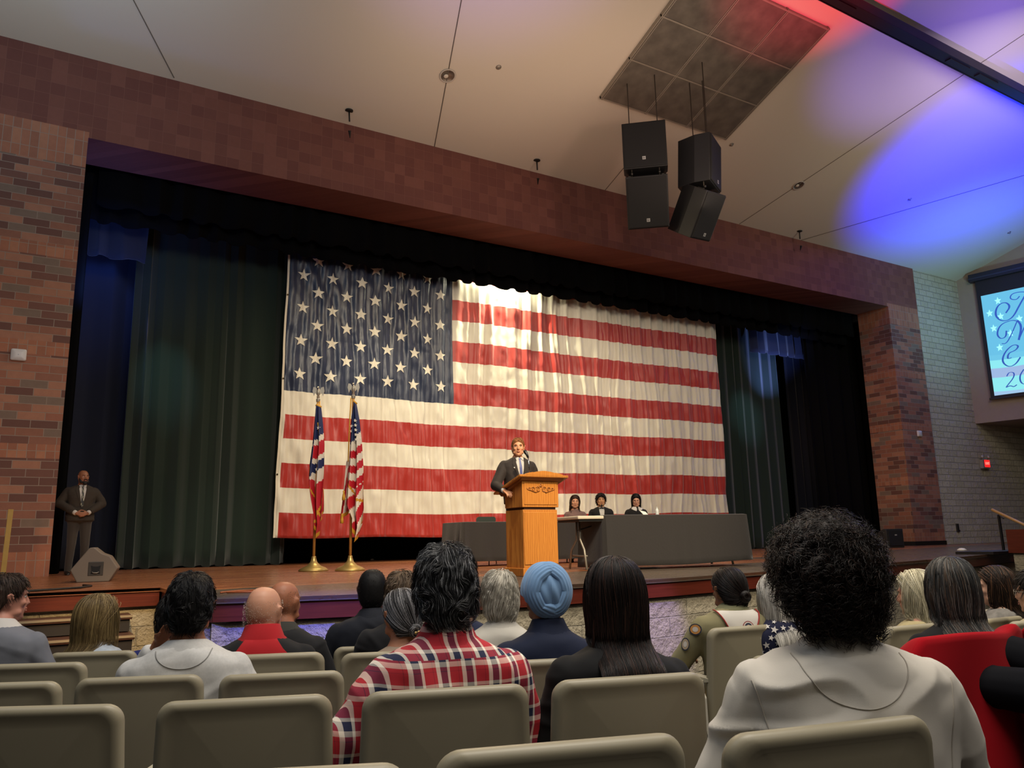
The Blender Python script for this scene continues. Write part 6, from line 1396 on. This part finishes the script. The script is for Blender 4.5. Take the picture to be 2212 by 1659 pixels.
for i, s in enumerate((-1, 1)):
    A, E_ = h.B(h.wr[i]), h.B(h.el[i]); d_ = (A-E_)/np.linalg.norm(A-E_); b = MB(); capsule(b, A-d_*.03, A+d_*.008, .040, .040, 12, flat1=True); b.build('shirt_cuff', SHW, h.root, smooth=True)
# three people seated at the back table
def seated_guest(px, py, d, rot, **k):
    hp = at(px, py, d); h = person(px, py, 0, 0, pos=hp, floor=0.0, vox=.009, **k); h.root.rotation_euler.z = rad(rot); 
    return h
h = seated_guest(1242, 1085, 15.5, 150, label='woman with long wavy brown hair and bare shoulders seated at the back table', skin='b98468', sw=.92, bw=.9, cloth=cloth('mauve dress cloth', '6b5350', .8), g=.006, gname='dress', sleeve=.0, trouser='6b5350', roll=-4)
face_bits(h, '2e1f18', brow=True); make_hair(h.root, h.X, 'long', ['2e1f18', '1d1410', '4b3424'], [.5, .3, .2], 1500, 211, r=.0022, L=.50, vol=.016, K=18, flare=.04, bodyy=-.12, wave=.012, wfreq=26, phm=2.05)
h = seated_guest(1298, 1081, 15.9, 152, label='young man with curly black hair and a bow tie seated at the back table', skin='b98660', sw=1.08, cloth=cloth('tuxedo cloth', '151314', .8), g=.020, gname='tuxedo_jacket')
face_bits(h, '100c0b'); suit_front(h, SHW, mat('black bow satin', '0f0f12', .4), MATS['tuxedo cloth'], bow=True); make_hair(h.root, h.X, 'curly', ['120e0d', '1d1715'], [.6, .4], 1500, 212, r=.0022, len=.045, rad=.008, K=12, cell=9)
b = MB(); capsule(b, (0, .078, -.100), (0, .082, -.115), .020, .012, 10); b.v = [tuple(h.X(v)) for v in b.v]; b.build('beard', mat('black beard', '0f0c0b'), h.root, smooth=True)
h = seated_guest(1374, 1082, 16.3, 158, label='woman with a black bob and wide white collar seated at the back table', skin='c08d74', sw=1.0, yaw=14, pitch=-8, cloth=cloth('black robe cloth', '131214', .85), g=.022, gname='robe')
face_bits(h, '100c0b', glasses='6a3a30'); make_hair(h.root, h.X, 'long', ['120f10', '1d1a1b'], [.6, .4], 1500, 213, r=.0022, L=.29, vol=.020, K=14, flare=.02, wave=.002, phm=2.05, bodyy=-.14)
b = MB(); b.ell((-.02, .055, .088), (.030, .03, .022)); b.v = [tuple(h.X(v)) for v in b.v]; b.build('hair_streak', hairm('a89f92'), h.root, smooth=True)
for s in (-1, 1): patch(h, [(s*.02, -.185), (s*.015, -.235), (s*.03, -.27)], [(s*.085, -.185), (s*.115, -.225), (s*.09, -.245)], 1, .010, SHW, 'white_collar', 4, 4)
for (px, py, d, lab) in ((1242, 1110, 15.9, 'dark chair behind the woman with bare shoulders'), (1298, 1110, 16.3, 'dark chair hidden behind the young man in the tuxedo'), (1374, 1110, 16.7, 'dark chair hidden behind the woman with the white collar')):
    P = at(px, py, d); ch = empty('stacking_chair', (P[0], P[1], 0), 0, lab, 'chair'); cm_ = mat('dark chair plastic', '17171a', .5); hh_ = .78
    MB().loft([[(x, y, z) for x, z in rrect(.21*s, hh_-.30*s2, hh_, .05, 0, 5)] for y, s, s2 in ((0, .97, .99), (.01, 1, 1), (.025, .97, .99))]).build('backrest', cm_, ch, fix=True); MB().box2((-.21, -.45, .43), (.21, .0, .455)).build('seat', cm_, ch, bevel=.01)
    for sx in (-1, 1):
        for sy in (-.43, .02): MB().tube([(sx*.19, sy, .44), (sx*.21, sy*1.05, .0)], .011, 6).build('leg', mat('grey powder coated steel', '8b8478'), ch)
